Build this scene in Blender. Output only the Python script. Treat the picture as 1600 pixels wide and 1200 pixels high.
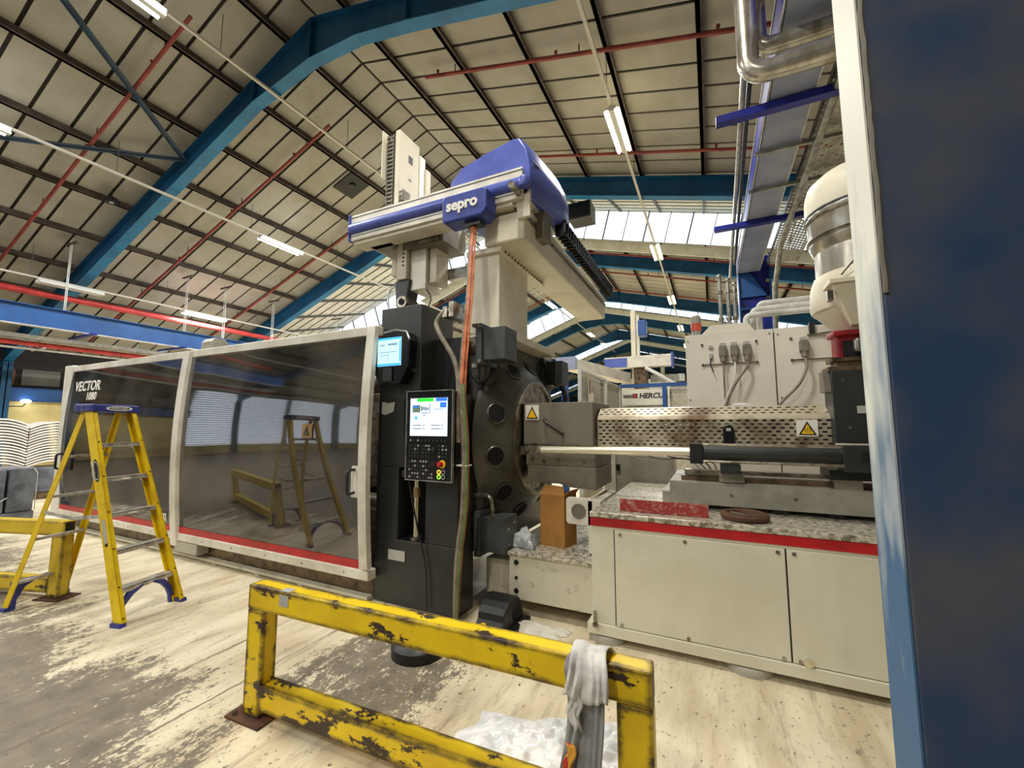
import bpy, bmesh, math, random
from mathutils import Vector, Matrix
random.seed(7)
for _o in list(bpy.data.objects): bpy.data.objects.remove(_o)
SC = bpy.context.scene
COL = SC.collection
R = math.radians

# ------------------------------------------------------------------ camera, sky, exposure
cam_d = bpy.data.cameras.new('camera'); cam = bpy.data.objects.new('camera', cam_d); COL.objects.link(cam)
cam_d.sensor_width = 36.0; cam_d.lens = 36.0*647/1600; cam_d.clip_start = .05; cam_d.clip_end = 300
cam.location = (0, 0, 1.65); cam.rotation_euler = (R(90+5.65), 0, R(25.6))
SC.camera = cam
W = bpy.data.worlds.new('overcast_sky'); SC.world = W; W.use_nodes = True
_bg = W.node_tree.nodes['Background']; _bg.inputs[0].default_value = (.80, .90, 1.0, 1); _bg.inputs[1].default_value = 2.6
SC.view_settings.view_transform = 'Standard'; SC.view_settings.look = 'None'
SC.view_settings.exposure = 0.14; SC.view_settings.gamma = 1.0; SC.view_settings.use_curve_mapping = False
LAMP_W = 235.0

# ------------------------------------------------------------------ materials
def lin(c):
    return tuple((v/255/12.92 if v/255 <= .04045 else ((v/255+.055)/1.055)**2.4) for v in c)+(1,)
MATS = {}
def mat(name, c1, c2=None, scale=4., rough=.5, metal=0., bump=0., lo=.42, hi=.62, detail=5., emit=0., coat=0., bscale=None, stretch=None):
    m = bpy.data.materials.new(name); m.use_nodes = True; nt = m.node_tree; N = nt.nodes; L = nt.links
    b = N['Principled BSDF']; b.inputs['Roughness'].default_value = rough; b.inputs['Metallic'].default_value = metal
    b.inputs['Base Color'].default_value = lin(c1)
    if coat: b.inputs['Coat Weight'].default_value = coat; b.inputs['Coat Roughness'].default_value = .15
    vec = None
    if c2 or bump:
        g = N.new('ShaderNodeNewGeometry'); vec = g.outputs['Position']
        if stretch:
            mp = N.new('ShaderNodeMapping'); mp.inputs['Scale'].default_value = stretch; L.new(vec, mp.inputs[0]); vec = mp.outputs[0]
    if c2:
        n = N.new('ShaderNodeTexNoise'); n.inputs['Scale'].default_value = scale; n.inputs['Detail'].default_value = detail
        n.inputs['Roughness'].default_value = .62; L.new(vec, n.inputs['Vector'])
        r = N.new('ShaderNodeValToRGB'); r.color_ramp.elements[0].position = lo; r.color_ramp.elements[1].position = hi
        r.color_ramp.elements[0].color = lin(c1); r.color_ramp.elements[1].color = lin(c2)
        L.new(n.outputs['Fac'], r.inputs[0]); L.new(r.outputs[0], b.inputs['Base Color'])
    if bump:
        n2 = N.new('ShaderNodeTexNoise'); n2.inputs['Scale'].default_value = bscale or scale*6; n2.inputs['Detail'].default_value = 4; L.new(vec, n2.inputs['Vector'])
        bp = N.new('ShaderNodeBump'); bp.inputs['Strength'].default_value = bump; bp.inputs['Distance'].default_value = .02
        L.new(n2.outputs['Fac'], bp.inputs['Height']); L.new(bp.outputs[0], b.inputs['Normal'])
    if emit:
        b.inputs['Emission Color'].default_value = lin(c1); b.inputs['Emission Strength'].default_value = emit
    MATS[name] = m; return m
mat('board', (174,171,158), (164,160,145), 1.3, .9, bump=.12, bscale=40)
mat('deck', (44,40,34), rough=.95)
mat('purlin', (62,52,44), (84,74,62), 3, .7)
mat('blue_frame', (10,86,130), (8,70,108), 1.5, .5)
mat('blue_flange', (20,120,168), (14,100,146), 1.5, .45)  # same paint as the web; light on the flange put into the colour
mat('blue_beam', (34,86,150), (28,72,128), 1.2, .45)
mat('blue_strut', (28,40,140), (20,28,104), 3, .35)
mat('lav_beam', (150,158,182), (134,142,168), 2, .35)
mat('brace_blue', (58,78,96), (44,62,80), 2, .6)
mat('red_pipe', (150,62,52), (120,44,38), 3, .5)
mat('red_main', (206,62,56), (170,46,42), 3, .4)
mat('galv', (176,176,168), (136,136,128), 7, .35, .75)
mat('galv_white', (214,214,208), (180,180,172), 6, .45)
mat('steel_duct', (200,196,184), (150,142,124), 5, .26, .75, stretch=(1,1,.4))
mat('trunk', (206,202,188), rough=.5)
mat('lamp_body', (222,222,214), rough=.5)
mat('upstand', (228,229,216), (212,212,196), 3, .7)
mat('bar_grey', (96,96,90), rough=.6)
mat('cream', (212,208,188), (202,197,175), 1.4, .42, bump=.02, bscale=3)
mat('cream_dirty', (204,198,176), (120,108,86), 9, .5, lo=.56, hi=.78, detail=9)
mat('off_white', (222,218,204), (196,190,172), 2.5, .45)
mat('robot_cream', (220,213,190), (188,178,152), 2.2, .5, lo=.48, hi=.8, detail=8)
mat('alu', (226,222,206), (204,198,182), 3, .38, .15)
mat('cab_white', (232,226,212), (222,215,200), 1.4, .45)
mat('grey_box', (118,112,98), (88,82,70), 3.5, .5, lo=.45, hi=.75, detail=8)
mat('grey_panel', (170,166,152), (148,144,130), 3, .45)
mat('dark_grey', (52,54,52), (38,40,38), 2.0, .42, detail=7)
mat('black_cab', (40,42,39), (28,30,28), 1.7, .40, detail=7)
mat('platen', (88,86,76), (56,55,48), 2.3, .36, .25, lo=.38, hi=.66, detail=8)
mat('tower_block', (70,76,76), (52,56,56), 3, .4)
mat('plug_grey', (128,122,112), (110,104,96), 9, .5)
mat('black', (20,20,20), rough=.45)
mat('hole_black', (5,5,5), rough=.9)
mat('black_gloss', (16,17,19), rough=.22)
mat('chrome', (225,222,205), rough=.12, metal=1.)
mat('rod_steel', (236,230,206), rough=.28, metal=.55)
mat('steel', (170,164,150), (110,102,86), 12, .3, .85)
mat('brown_steel', (120,100,76), (70,56,42), 9, .4, .5)
mat('red_stripe', (192,26,32), (160,22,28), 4, .4)
mat('red_dirty', (150,44,38), (186,150,136), 38, .55, lo=.5, hi=.72, detail=8)
mat('red_cast', (158,34,40), (110,22,28), 8, .4)
mat('barrel', (190,180,156), (104,80,50), 3.2, .40, .35, lo=.44, hi=.68, detail=9)
mat('barrel_in', (92,78,58), (50,42,32), 6, .5, .4)
mat('cardboard', (176,126,62), (158,110,52), 5, .8)
mat('plastic_wrap', (206,210,210), (120,126,130), 5, .2, bump=.5, bscale=14)
mat('wrap_dark', (104,108,118), (70,74,84), 3, .35)
mat('white_mould', (236,232,226), (220,214,206), 4, .4)
mat('blue_hood', (82,96,176), (68,80,156), 2.5, .36)
mat('blue_logo', (44,64,150), (38,52,120), 20, .5)
mat('white_print', (226,224,214), rough=.6)
mat('orange_cable', (214,128,78), (176,92,54), 8, .5)
mat('green_cable', (118,142,84), (92,112,66), 8, .5)
mat('grey_cable', (142,132,114), (110,100,86), 8, .55)
mat('white_cable', (222,220,212), rough=.5)
mat('dark_cable', (34,32,32), rough=.5)
mat('ladder_yellow', (232,198,12), (210,172,8), 5, .45)
mat('ladder_blue', (48,58,140), (40,48,116), 8, .45)
mat('ladder_alu', (208,204,194), (160,152,138), 14, .4, .4)
mat('black_print', (18,18,18), rough=.6)
mat('sign_yellow', (246,194,10), rough=.5)
mat('sign_white', (236,232,216), rough=.5)
mat('label_grey', (176,176,168), rough=.5)
mat('tape', (150,120,76), (120,92,56), 20, .6)
mat('yellow_wall', (232,214,150), (214,194,128), 1.2, .8)
mat('wall_grey', (128,132,130), (104,108,108), .8, .8)
mat('wall_brown', (128,88,66), (98,66,50), 1.4, .8)
mat('wall_dark', (44,40,40), rough=.8)
mat('wall_pale', (176,174,164), (156,152,142), .7, .85)
mat('orange_int', (206,84,34), (170,60,26), 4, .5)
mat('mesh_wire', (190,188,176), rough=.5, metal=.3)
mat('mesh_back', (214,208,188), (186,178,156), 9, .6)
mat('blue_post', (30,78,150), rough=.4)
mat('bag', (232,232,232), (206,208,210), 5, .25, bump=.3, bscale=10)
mat('rag', (206,204,198), (150,148,142), 9, .9, lo=.5, hi=.75)
mat('rag_grey', (142,142,140), (96,96,94), 6, .9)
mat('rag_red', (186,60,40), (208,150,50), 16, .9, lo=.48, hi=.52)
mat('rust', (96,62,40), (60,40,28), 8, .8)
mat('checker', (214,208,190), (120,110,90), 26, .35, .35, lo=.44, hi=.62, detail=8)
mat('led_green', (150,230,60), emit=1.2)
mat('led_amber', (240,190,60), emit=1.2)
mat('beacon_red', (200,84,64), rough=.25)
mat('scr_white', (208,228,250), emit=.9)
mat('scr_blue', (40,110,214), emit=.8)
mat('scr_green', (20,214,24), emit=.85)
mat('scr_dark', (40,50,70), emit=.3)
mat('scr_cyan', (176,226,246), emit=.85)
mat('scr_sky', (60,170,230), emit=.8)
mat('scr_olive', (96,120,90), emit=.5)
mat('tube_warm', (255,236,190), emit=9)
mat('tube_white', (250,252,250), emit=9)
mat('tube_off', (236,236,230), rough=.3)
mat('key_grey', (150,150,152), rough=.5)
mat('purple', (150,100,160), rough=.5)

def glass_mats():
    # roof glazing: clear panes that let the sky in
    m = bpy.data.materials.new('roof_glass'); m.use_nodes = True; nt = m.node_tree; N = nt.nodes; L = nt.links
    N.remove(N['Principled BSDF']); out = N['Material Output']
    t = N.new('ShaderNodeBsdfTransparent'); t.inputs[0].default_value = (.95, .98, 1, 1)
    d = N.new('ShaderNodeBsdfTranslucent'); d.inputs[0].default_value = (.9, .95, .97, 1)
    mx = N.new('ShaderNodeMixShader'); mx.inputs[0].default_value = .25
    L.new(t.outputs[0], mx.inputs[1]); L.new(d.outputs[0], mx.inputs[2]); L.new(mx.outputs[0], out.inputs[0]); MATS['roof_glass'] = m
    # scratched, smoky, slightly wavy polycarbonate of the machine doors
    m = bpy.data.materials.new('door_poly'); m.use_nodes = True; nt = m.node_tree; N = nt.nodes; L = nt.links
    N.remove(N['Principled BSDF']); out = N['Material Output']
    g = N.new('ShaderNodeNewGeometry')
    mp = N.new('ShaderNodeMapping'); mp.inputs['Scale'].default_value = (1.2, 1, .35); L.new(g.outputs['Position'], mp.inputs[0])
    nb = N.new('ShaderNodeTexNoise'); nb.inputs['Scale'].default_value = .7; nb.inputs['Detail'].default_value = 0; L.new(mp.outputs[0], nb.inputs['Vector'])
    bp = N.new('ShaderNodeBump'); bp.inputs['Strength'].default_value = .18; bp.inputs['Distance'].default_value = .06; L.new(nb.outputs['Fac'], bp.inputs['Height'])
    nd = N.new('ShaderNodeTexNoise'); nd.inputs['Scale'].default_value = 1.3; nd.inputs['Detail'].default_value = 7; L.new(g.outputs['Position'], nd.inputs['Vector'])
    rd = N.new('ShaderNodeValToRGB'); rd.color_ramp.elements[0].position = .42; rd.color_ramp.elements[1].position = .72
    rd.color_ramp.elements[0].color = (.05, .05, .05, 1); rd.color_ramp.elements[1].color = (.30, .30, .30, 1); L.new(nd.outputs['Fac'], rd.inputs[0])
    t = N.new('ShaderNodeBsdfTransparent'); t.inputs[0].default_value = (.78, .76, .72, 1)
    df = N.new('ShaderNodeBsdfDiffuse'); df.inputs[0].default_value = lin((150,142,126))
    gl = N.new('ShaderNodeBsdfGlossy'); gl.inputs['Roughness'].default_value = .035; gl.inputs[0].default_value = (.95, .96, 1, 1); L.new(bp.outputs[0], gl.inputs['Normal'])
    m1 = N.new('ShaderNodeMixShader'); L.new(rd.outputs[0], m1.inputs[0]); L.new(t.outputs[0], m1.inputs[1]); L.new(df.outputs[0], m1.inputs[2])
    fr = N.new('ShaderNodeFresnel'); fr.inputs['IOR'].default_value = 2.0; L.new(bp.outputs[0], fr.inputs['Normal'])
    m2 = N.new('ShaderNodeMixShader'); L.new(fr.outputs[0], m2.inputs[0]); L.new(m1.outputs[0], m2.inputs[1]); L.new(gl.outputs[0], m2.inputs[2])
    L.new(m2.outputs[0], out.inputs[0]); MATS['door_poly'] = m
glass_mats()

def worn_yellow(name, yellow, amount, edge=True):
    m = bpy.data.materials.new(name); m.use_nodes = True; nt = m.node_tree; N = nt.nodes; L = nt.links; b = N['Principled BSDF']
    b.inputs['Roughness'].default_value = .42
    g = N.new('ShaderNodeNewGeometry'); n = N.new('ShaderNodeTexNoise'); n.inputs['Scale'].default_value = 6.5; n.inputs['Detail'].default_value = 10; n.inputs['Roughness'].default_value = .7
    mp = N.new('ShaderNodeMapping'); mp.inputs['Scale'].default_value = (.6, 1, 1.3); L.new(g.outputs['Position'], mp.inputs[0]); L.new(mp.outputs[0], n.inputs['Vector'])
    src = n.outputs['Fac']
    if edge:
        bv = N.new('ShaderNodeBevel'); bv.samples = 6; bv.inputs['Radius'].default_value = .045
        dt = N.new('ShaderNodeVectorMath'); dt.operation = 'DOT_PRODUCT'; L.new(bv.outputs[0], dt.inputs[0]); L.new(g.outputs['True Normal'], dt.inputs[1])
        s = N.new('ShaderNodeMath'); s.operation = 'SUBTRACT'; s.inputs[0].default_value = 1; L.new(dt.outputs['Value'], s.inputs[1])
        k = N.new('ShaderNodeMath'); k.operation = 'MULTIPLY_ADD'; k.inputs[1].default_value = 1.6; sq_ = N.new('ShaderNodeMath'); sq_.operation = 'SQRT'; sq_.use_clamp = True; L.new(s.outputs[0], sq_.inputs[0]); L.new(sq_.outputs[0], k.inputs[0])
        k2 = N.new('ShaderNodeMath'); k2.operation = 'MULTIPLY_ADD'; k2.inputs[1].default_value = 2.6; k2.inputs[2].default_value = -.80; L.new(n.outputs['Fac'], k2.inputs[0]); L.new(k2.outputs[0], k.inputs[2]); src = k.outputs[0]
        sz_ = N.new('ShaderNodeSeparateXYZ'); L.new(g.outputs['Position'], sz_.inputs[0]); lowz = N.new('ShaderNodeMapRange'); lowz.inputs[1].default_value = .32; lowz.inputs[2].default_value = .0; lowz.inputs[3].default_value = 0; lowz.inputs[4].default_value = .22; L.new(sz_.outputs[2], lowz.inputs[0])
        ad = N.new('ShaderNodeMath'); ad.operation = 'ADD'; L.new(src, ad.inputs[0]); L.new(lowz.outputs[0], ad.inputs[1]); src = ad.outputs[0]
    r = N.new('ShaderNodeValToRGB'); r.color_ramp.elements[0].position = amount; r.color_ramp.elements[1].position = amount+.02
    r.color_ramp.elements[0].color = lin(yellow); r.color_ramp.elements[1].color = lin((58,42,32)); L.new(src, r.inputs[0])
    n2 = N.new('ShaderNodeTexNoise'); n2.inputs['Scale'].default_value = 3; n2.inputs['Detail'].default_value = 6; L.new(g.outputs['Position'], n2.inputs['Vector'])
    r2 = N.new('ShaderNodeValToRGB'); r2.color_ramp.elements[0].position = .35; r2.color_ramp.elements[1].position = .7
    r2.color_ramp.elements[0].color = (1, 1, 1, 1); r2.color_ramp.elements[1].color = (.74, .66, .45, 1); L.new(n2.outputs['Fac'], r2.inputs[0])
    mx = N.new('ShaderNodeMix'); mx.data_type = 'RGBA'; mx.blend_type = 'MULTIPLY'; mx.inputs[0].default_value = .8
    L.new(r.outputs[0], mx.inputs[6]); L.new(r2.outputs[0], mx.inputs[7]); L.new(mx.outputs[2], b.inputs['Base Color'])
    bp = N.new('ShaderNodeBump'); bp.inputs['Strength'].default_value = .3; bp.inputs['Distance'].default_value = .004; bp.invert = True
    L.new(r.outputs[1], bp.inputs['Height']); MATS[name] = m
worn_yellow('barrier_yellow', (244,210,6), .715)
worn_yellow('barrier_old', (222,192,40), .92)

def column_paint():
    # blue column paint: dull scuffs on the face, rooflight reflection painted pale on the upper part of its edge
    m = bpy.data.materials.new('column_blue'); m.use_nodes = True; nt = m.node_tree; N = nt.nodes; L = nt.links; b = N['Principled BSDF']
    g = N.new('ShaderNodeNewGeometry'); n = N.new('ShaderNodeTexNoise'); n.inputs['Scale'].default_value = 3.2; n.inputs['Detail'].default_value = 7; L.new(g.outputs['Position'], n.inputs['Vector'])
    r = N.new('ShaderNodeValToRGB'); r.color_ramp.elements[0].position = .38; r.color_ramp.elements[1].position = .66
    r.color_ramp.elements[0].color = lin((38,62,98)); r.color_ramp.elements[1].color = lin((82,84,90)); L.new(n.outputs['Fac'], r.inputs[0]); L.new(r.outputs[0], b.inputs['Base Color'])
    b.inputs['Roughness'].default_value = .45; MATS['column_blue'] = m
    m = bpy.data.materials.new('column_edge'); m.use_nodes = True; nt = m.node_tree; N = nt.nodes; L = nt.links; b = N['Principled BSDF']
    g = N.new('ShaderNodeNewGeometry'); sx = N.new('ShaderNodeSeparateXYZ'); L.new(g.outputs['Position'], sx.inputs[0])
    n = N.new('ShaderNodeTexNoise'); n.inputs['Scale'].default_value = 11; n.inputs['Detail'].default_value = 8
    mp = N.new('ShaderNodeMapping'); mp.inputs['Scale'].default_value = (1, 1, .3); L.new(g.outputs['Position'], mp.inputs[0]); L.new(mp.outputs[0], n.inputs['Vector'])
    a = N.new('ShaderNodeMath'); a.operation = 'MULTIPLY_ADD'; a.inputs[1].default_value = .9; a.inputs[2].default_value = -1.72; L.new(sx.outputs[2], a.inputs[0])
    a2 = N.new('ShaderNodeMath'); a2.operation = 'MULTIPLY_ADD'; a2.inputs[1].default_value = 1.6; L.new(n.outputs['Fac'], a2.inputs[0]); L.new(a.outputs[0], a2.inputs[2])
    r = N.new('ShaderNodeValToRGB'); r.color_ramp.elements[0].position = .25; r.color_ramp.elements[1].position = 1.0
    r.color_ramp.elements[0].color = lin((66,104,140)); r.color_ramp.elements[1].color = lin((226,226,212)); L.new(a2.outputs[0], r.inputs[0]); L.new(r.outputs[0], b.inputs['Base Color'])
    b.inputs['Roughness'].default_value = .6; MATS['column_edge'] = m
column_paint()

def floor_paint():
    m = bpy.data.materials.new('floor_paint'); m.use_nodes = True; nt = m.node_tree; N = nt.nodes; L = nt.links; b = N['Principled BSDF']
    b.inputs['Roughness'].default_value = .55
    g = N.new('ShaderNodeNewGeometry'); P = g.outputs['Position']; sx = N.new('ShaderNodeSeparateXYZ'); L.new(P, sx.inputs[0])
    def noise(sc, det, st=(1, 1, 1), rgh=.6):
        mp = N.new('ShaderNodeMapping'); mp.inputs['Scale'].default_value = st; L.new(P, mp.inputs[0])
        n = N.new('ShaderNodeTexNoise'); n.inputs['Scale'].default_value = sc; n.inputs['Detail'].default_value = det; n.inputs['Roughness'].default_value = rgh
        L.new(mp.outputs[0], n.inputs['Vector']); return n.outputs['Fac']
    def math_(op, a, b_=None, c=None):
        k = N.new('ShaderNodeMath'); k.operation = op
        for i, v in enumerate((a, b_, c)):
            if v is None: continue
            if isinstance(v, (int, float)): k.inputs[i].default_value = v
            else: L.new(v, k.inputs[i])
        return k.outputs[0]
    def sstep(v, e0, e1):
        k = N.new('ShaderNodeMapRange'); k.interpolation_type = 'SMOOTHSTEP'; k.inputs[1].default_value = e0; k.inputs[2].default_value = e1; L.new(v, k.inputs[0]); return k.outputs[0]
    X, Y = sx.outputs[0], sx.outputs[1]
    fine = noise(17, 10, (1, .6, 1), .74); mid = noise(2.3, 6, (1.6, .5, 1)); big = noise(.7, 3, (1.2, .6, 1))
    # bare concrete in the gangway, paint left along the machine
    gang = math_('ADD', Y, math_('MULTIPLY', X, .13))
    keep = sstep(math_('ADD', gang, math_('MULTIPLY', math_('SUBTRACT', big, .5), 1.8)), .35, 1.7)
    # scraped rectangle in front of the machine
    rx = math_('MULTIPLY', sstep(X, -2.75, -2.5), math_('SUBTRACT', 1, sstep(X, -1.75, -1.35)))
    ry = math_('MULTIPLY', sstep(Y, 1.7, 1.95), math_('SUBTRACT', 1, sstep(Y, 2.5, 2.8)))
    patch = math_('MULTIPLY', rx, ry)
    cover = math_('SUBTRACT', math_('MULTIPLY', keep, .40), math_('MULTIPLY', patch, .27))
    v = math_('ADD', math_('ADD', cover, math_('MULTIPLY', fine, .95)), math_('MULTIPLY', mid, .55))
    v = math_('ADD', v, math_('MULTIPLY', math_('SUBTRACT', noise(70, 5, (1, .6, 1), .7), .5), .55))
    paint = sstep(v, .925, .985)
    # darker scratches within the paint
    r1 = N.new('ShaderNodeValToRGB'); r1.color_ramp.elements[0].position = .36; r1.color_ramp.elements[1].position = .6
    r1.color_ramp.elements[0].color = lin((196,180,148)); r1.color_ramp.elements[1].color = lin((226,214,184)); L.new(mid, r1.inputs[0])
    r2 = N.new('ShaderNodeValToRGB'); r2.color_ramp.elements[0].position = .3; r2.color_ramp.elements[1].position = .7
    r2.color_ramp.elements[0].color = lin((104,95,80)); r2.color_ramp.elements[1].color = lin((142,131,112)); L.new(noise(5, 7), r2.inputs[0])
    mx = N.new('ShaderNodeMix'); mx.data_type = 'RGBA'; L.new(paint, mx.inputs[0]); L.new(r2.outputs[0], mx.inputs[6]); L.new(r1.outputs[0], mx.inputs[7])
    # brown traffic streaks along the hall and dark flecks
    stk = noise(4.5, 8, (2.6, .35, 1), .7); fleck = sstep(noise(38, 5, (1, .6, 1), .7), .615, .66)
    ms = N.new('ShaderNodeMix'); ms.data_type = 'RGBA'; ms.inputs[7].default_value = lin((128,112,88)); L.new(math_('MULTIPLY', sstep(stk, .50, .72), .6), ms.inputs[0]); L.new(mx.outputs[2], ms.inputs[6])
    mf = N.new('ShaderNodeMix'); mf.data_type = 'RGBA'; mf.inputs[7].default_value = lin((74,64,52)); L.new(math_('MULTIPLY', fleck, .95), mf.inputs[0]); L.new(ms.outputs[2], mf.inputs[6])
    # saw-cut joints
    j = None
    for ax, c, w in ((X, .63, .012), (X, -2.80, .010), (X, -3.30, .012), (Y, 1.98, .007)):
        d = math_('MULTIPLY', math_('GREATER_THAN', X, -.6 if ax is Y else -99.), math_('LESS_THAN', math_('ABSOLUTE', math_('ADD', math_('SUBTRACT', ax, c), math_('MULTIPLY', math_('SUBTRACT', fine, .5), .05))), w/1))
        j = d if j is None else math_('MAXIMUM', j, d)
    mj = N.new('ShaderNodeMix'); mj.data_type = 'RGBA'; mj.inputs[7].default_value = lin((112,98,78)); L.new(math_('MULTIPLY', j, math_('MULTIPLY', sstep(mid, .38, .55), .8)), mj.inputs[0]); L.new(mf.outputs[2], mj.inputs[6])
    L.new(mj.outputs[2], b.inputs['Base Color'])
    bp = N.new('ShaderNodeBump'); bp.inputs['Strength'].default_value = .25; bp.inputs['Distance'].default_value = .004; L.new(v, bp.inputs['Height']); L.new(bp.outputs[0], b.inputs['Normal'])
    MATS['floor_paint'] = m
floor_paint()

# ------------------------------------------------------------------ mesh helpers
class MB:
    def __init__(s): s.v = []; s.f = []; s.sm = []
    def face(s, idx, smooth=False): s.f.append(tuple(idx)); s.sm.append(smooth)
    def hexa(s, p):
        b = len(s.v); s.v += [tuple(q) for q in p]
        for q in ((0,3,2,1),(4,5,6,7),(0,1,5,4),(1,2,6,5),(2,3,7,6),(3,0,4,7)): s.face([b+i for i in q])
        return s
    def box(s, x0, x1, y0, y1, z0, z1):
        return s.hexa([(x0,y0,z0),(x1,y0,z0),(x1,y1,z0),(x0,y1,z0),(x0,y0,z1),(x1,y0,z1),(x1,y1,z1),(x0,y1,z1)])
    def bar(s, p, q, u, w):                      # box from p to q, cross-section spanned by vectors u, w (centred)
        p, q, u, w = Vector(p), Vector(q), Vector(u)/2, Vector(w)/2
        return s.hexa([p-u-w, p+u-w, p+u+w, p-u+w, q-u-w, q+u-w, q+u+w, q-u+w])
    def cyl(s, p, q, r, n=12, r2=None, cap=True):
        p, q = Vector(p), Vector(q); r2 = r if r2 is None else r2; d = (q-p).normalized()
        a = d.orthogonal().normalized(); c = d.cross(a); b = len(s.v)
        for k in range(n):
            t = 2*math.pi*k/n; o = a*math.cos(t)+c*math.sin(t); s.v += [tuple(p+o*r), tuple(q+o*r2)]
        for k in range(n):
            m = (k+1) % n; s.face([b+2*k, b+2*m, b+2*m+1, b+2*k+1], True)
        if cap: s.face([b+2*k for k in range(n)][::-1]); s.face([b+2*k+1 for k in range(n)])
        return s
    def tube(s, pts, r, n=8):
        pts = [Vector(p) for p in pts]; b = len(s.v); prev = None; m = len(pts)
        for i, p in enumerate(pts):
            d = (pts[min(i+1, m-1)]-pts[max(i-1, 0)]).normalized()
            a = (prev - d*prev.dot(d)).normalized() if prev is not None else d.orthogonal().normalized(); prev = a; c = d.cross(a)
            for k in range(n):
                t = 2*math.pi*k/n; s.v.append(tuple(p+(a*math.cos(t)+c*math.sin(t))*r))
        for i in range(m-1):
            for k in range(n):
                k2 = (k+1) % n; s.face([b+i*n+k, b+i*n+k2, b+(i+1)*n+k2, b+(i+1)*n+k], True)
        s.face([b+k for k in range(n)][::-1]); s.face([b+(m-1)*n+k for k in range(n)])
        return s
    def lathe(s, c, prof, n=28):                 # prof: list of (r, z), vertical axis through c
        b = len(s.v); m = len(prof)
        for r, z in prof:
            for k in range(n):
                t = 2*math.pi*k/n; s.v.append((c[0]+r*math.cos(t), c[1]+r*math.sin(t), c[2]+z))
        for i in range(m-1):
            for k in range(n):
                k2 = (k+1) % n; s.face([b+i*n+k, b+i*n+k2, b+(i+1)*n+k2, b+(i+1)*n+k], True)
        s.face([b+k for k in range(n)][::-1]); s.face([b+(m-1)*n+k for k in range(n)])
        return s
    def prism(s, poly, a, b, axis):              # poly in the two other axes (cyclic order), extruded a..b along axis
        def P(u, v, w): return {'x': (w, u, v), 'y': (u, w, v), 'z': (u, v, w)}[axis]
        i0 = len(s.v); n = len(poly)
        s.v += [P(u, v, a) for u, v in poly]+[P(u, v, b) for u, v in poly]
        s.face([i0+k for k in range(n)][::-1]); s.face([i0+n+k for k in range(n)])
        for k in range(n): m = (k+1) % n; s.face([i0+k, i0+m, i0+n+m, i0+n+k])
        return s
    def mesh(s, name, off=(0, 0, 0)):
        me = bpy.data.meshes.new(name); o = Vector(off)
        me.from_pydata([tuple(Vector(v)-o) for v in s.v], [], s.f)
        for p, sm in zip(me.polygons, s.sm): p.use_smooth = sm
        bm = bmesh.new(); bm.from_mesh(me); bmesh.ops.recalc_face_normals(bm, faces=bm.faces); bm.to_mesh(me); bm.free()
        if any(s.sm): me.set_sharp_from_angle(angle=R(42))
        return me
ORG = {}
def link(name, data, m=None, parent=None):
    o = bpy.data.objects.new(name, data); COL.objects.link(o)
    if m is not None: data.materials.clear(); data.materials.append(MATS[m])
    if parent is not None: o.parent = parent; ORG[o.name] = ORG[parent.name]
    return o
def tag(o, label=None, cat=None, group=None, kind=None):
    for k, v in (('label', label), ('category', cat), ('group', group), ('kind', kind)):
        if v: o[k] = v
    return o
def thing(name, loc, label, cat, group=None, rz=0.):
    o = link(name, None); o.empty_display_size = .1; o.location = loc; o.rotation_euler = (0, 0, rz); ORG[o.name] = Vector(loc) if not rz else Vector((0, 0, 0))
    return tag(o, label, cat, group)
def setting(name):
    o = link(name, None); ORG[o.name] = Vector((0, 0, 0)); o['kind'] = 'structure'; return o
def part(name, mb, m, parent, bevel=0., label=None, kind=None):
    o = link(name, mb.mesh(name, ORG[parent.name]), m, parent)
    if bevel: b = o.modifiers.new('bevel', 'BEVEL'); b.width = bevel; b.segments = 2; b.limit_method = 'ANGLE'; b.angle_limit = R(40)
    tag(o, label, None, None, kind); return o
def solo(name, mb, m, label, cat, group=None, bevel=0., origin=None):
    if origin is None:
        xs, ys, zs = zip(*mb.v); origin = ((min(xs)+max(xs))/2, (min(ys)+max(ys))/2, min(zs))
    o = link(name, mb.mesh(name, origin), m); o.location = origin; ORG[o.name] = Vector(origin)
    if bevel: b = o.modifiers.new('bevel', 'BEVEL'); b.width = bevel; b.segments = 2; b.limit_method = 'ANGLE'; b.angle_limit = R(40)
    return tag(o, label, cat, group)
def copy_tree(o, parent=None):
    c = o.copy(); COL.objects.link(c); c.parent = parent
    for ch in list(o.children): copy_tree(ch, c)
    return c
def text_mb(body, size, origin, xd, yd, depth=.004, shear=0., bold=0.):
    c = bpy.data.curves.new('t', 'FONT'); c.body = body; c.size = size; c.extrude = depth/2; c.resolution_u = 3; c.shear = shear; c.offset = bold
    o = bpy.data.objects.new('t', c); COL.objects.link(o); bpy.context.view_layer.update()
    me = bpy.data.meshes.new_from_object(o.evaluated_get(bpy.context.evaluated_depsgraph_get()))
    bpy.data.objects.remove(o); mb = MB(); xd, yd = Vector(xd).normalized(), Vector(yd).normalized(); zd = xd.cross(yd); O = Vector(origin)
    mb.v = [tuple(O+xd*v.co.x+yd*v.co.y+zd*v.co.z) for v in me.vertices]
    for p in me.polygons: mb.face(p.vertices)
    bpy.data.meshes.remove(me); return mb
def arc(c, u, w, r, a0, a1, n=8):
    c, u, w = Vector(c), Vector(u), Vector(w)
    return [c+(u*math.cos(R(a0+(a1-a0)*i/n))+w*math.sin(R(a0+(a1-a0)*i/n)))*r for i in range(n+1)]
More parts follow.
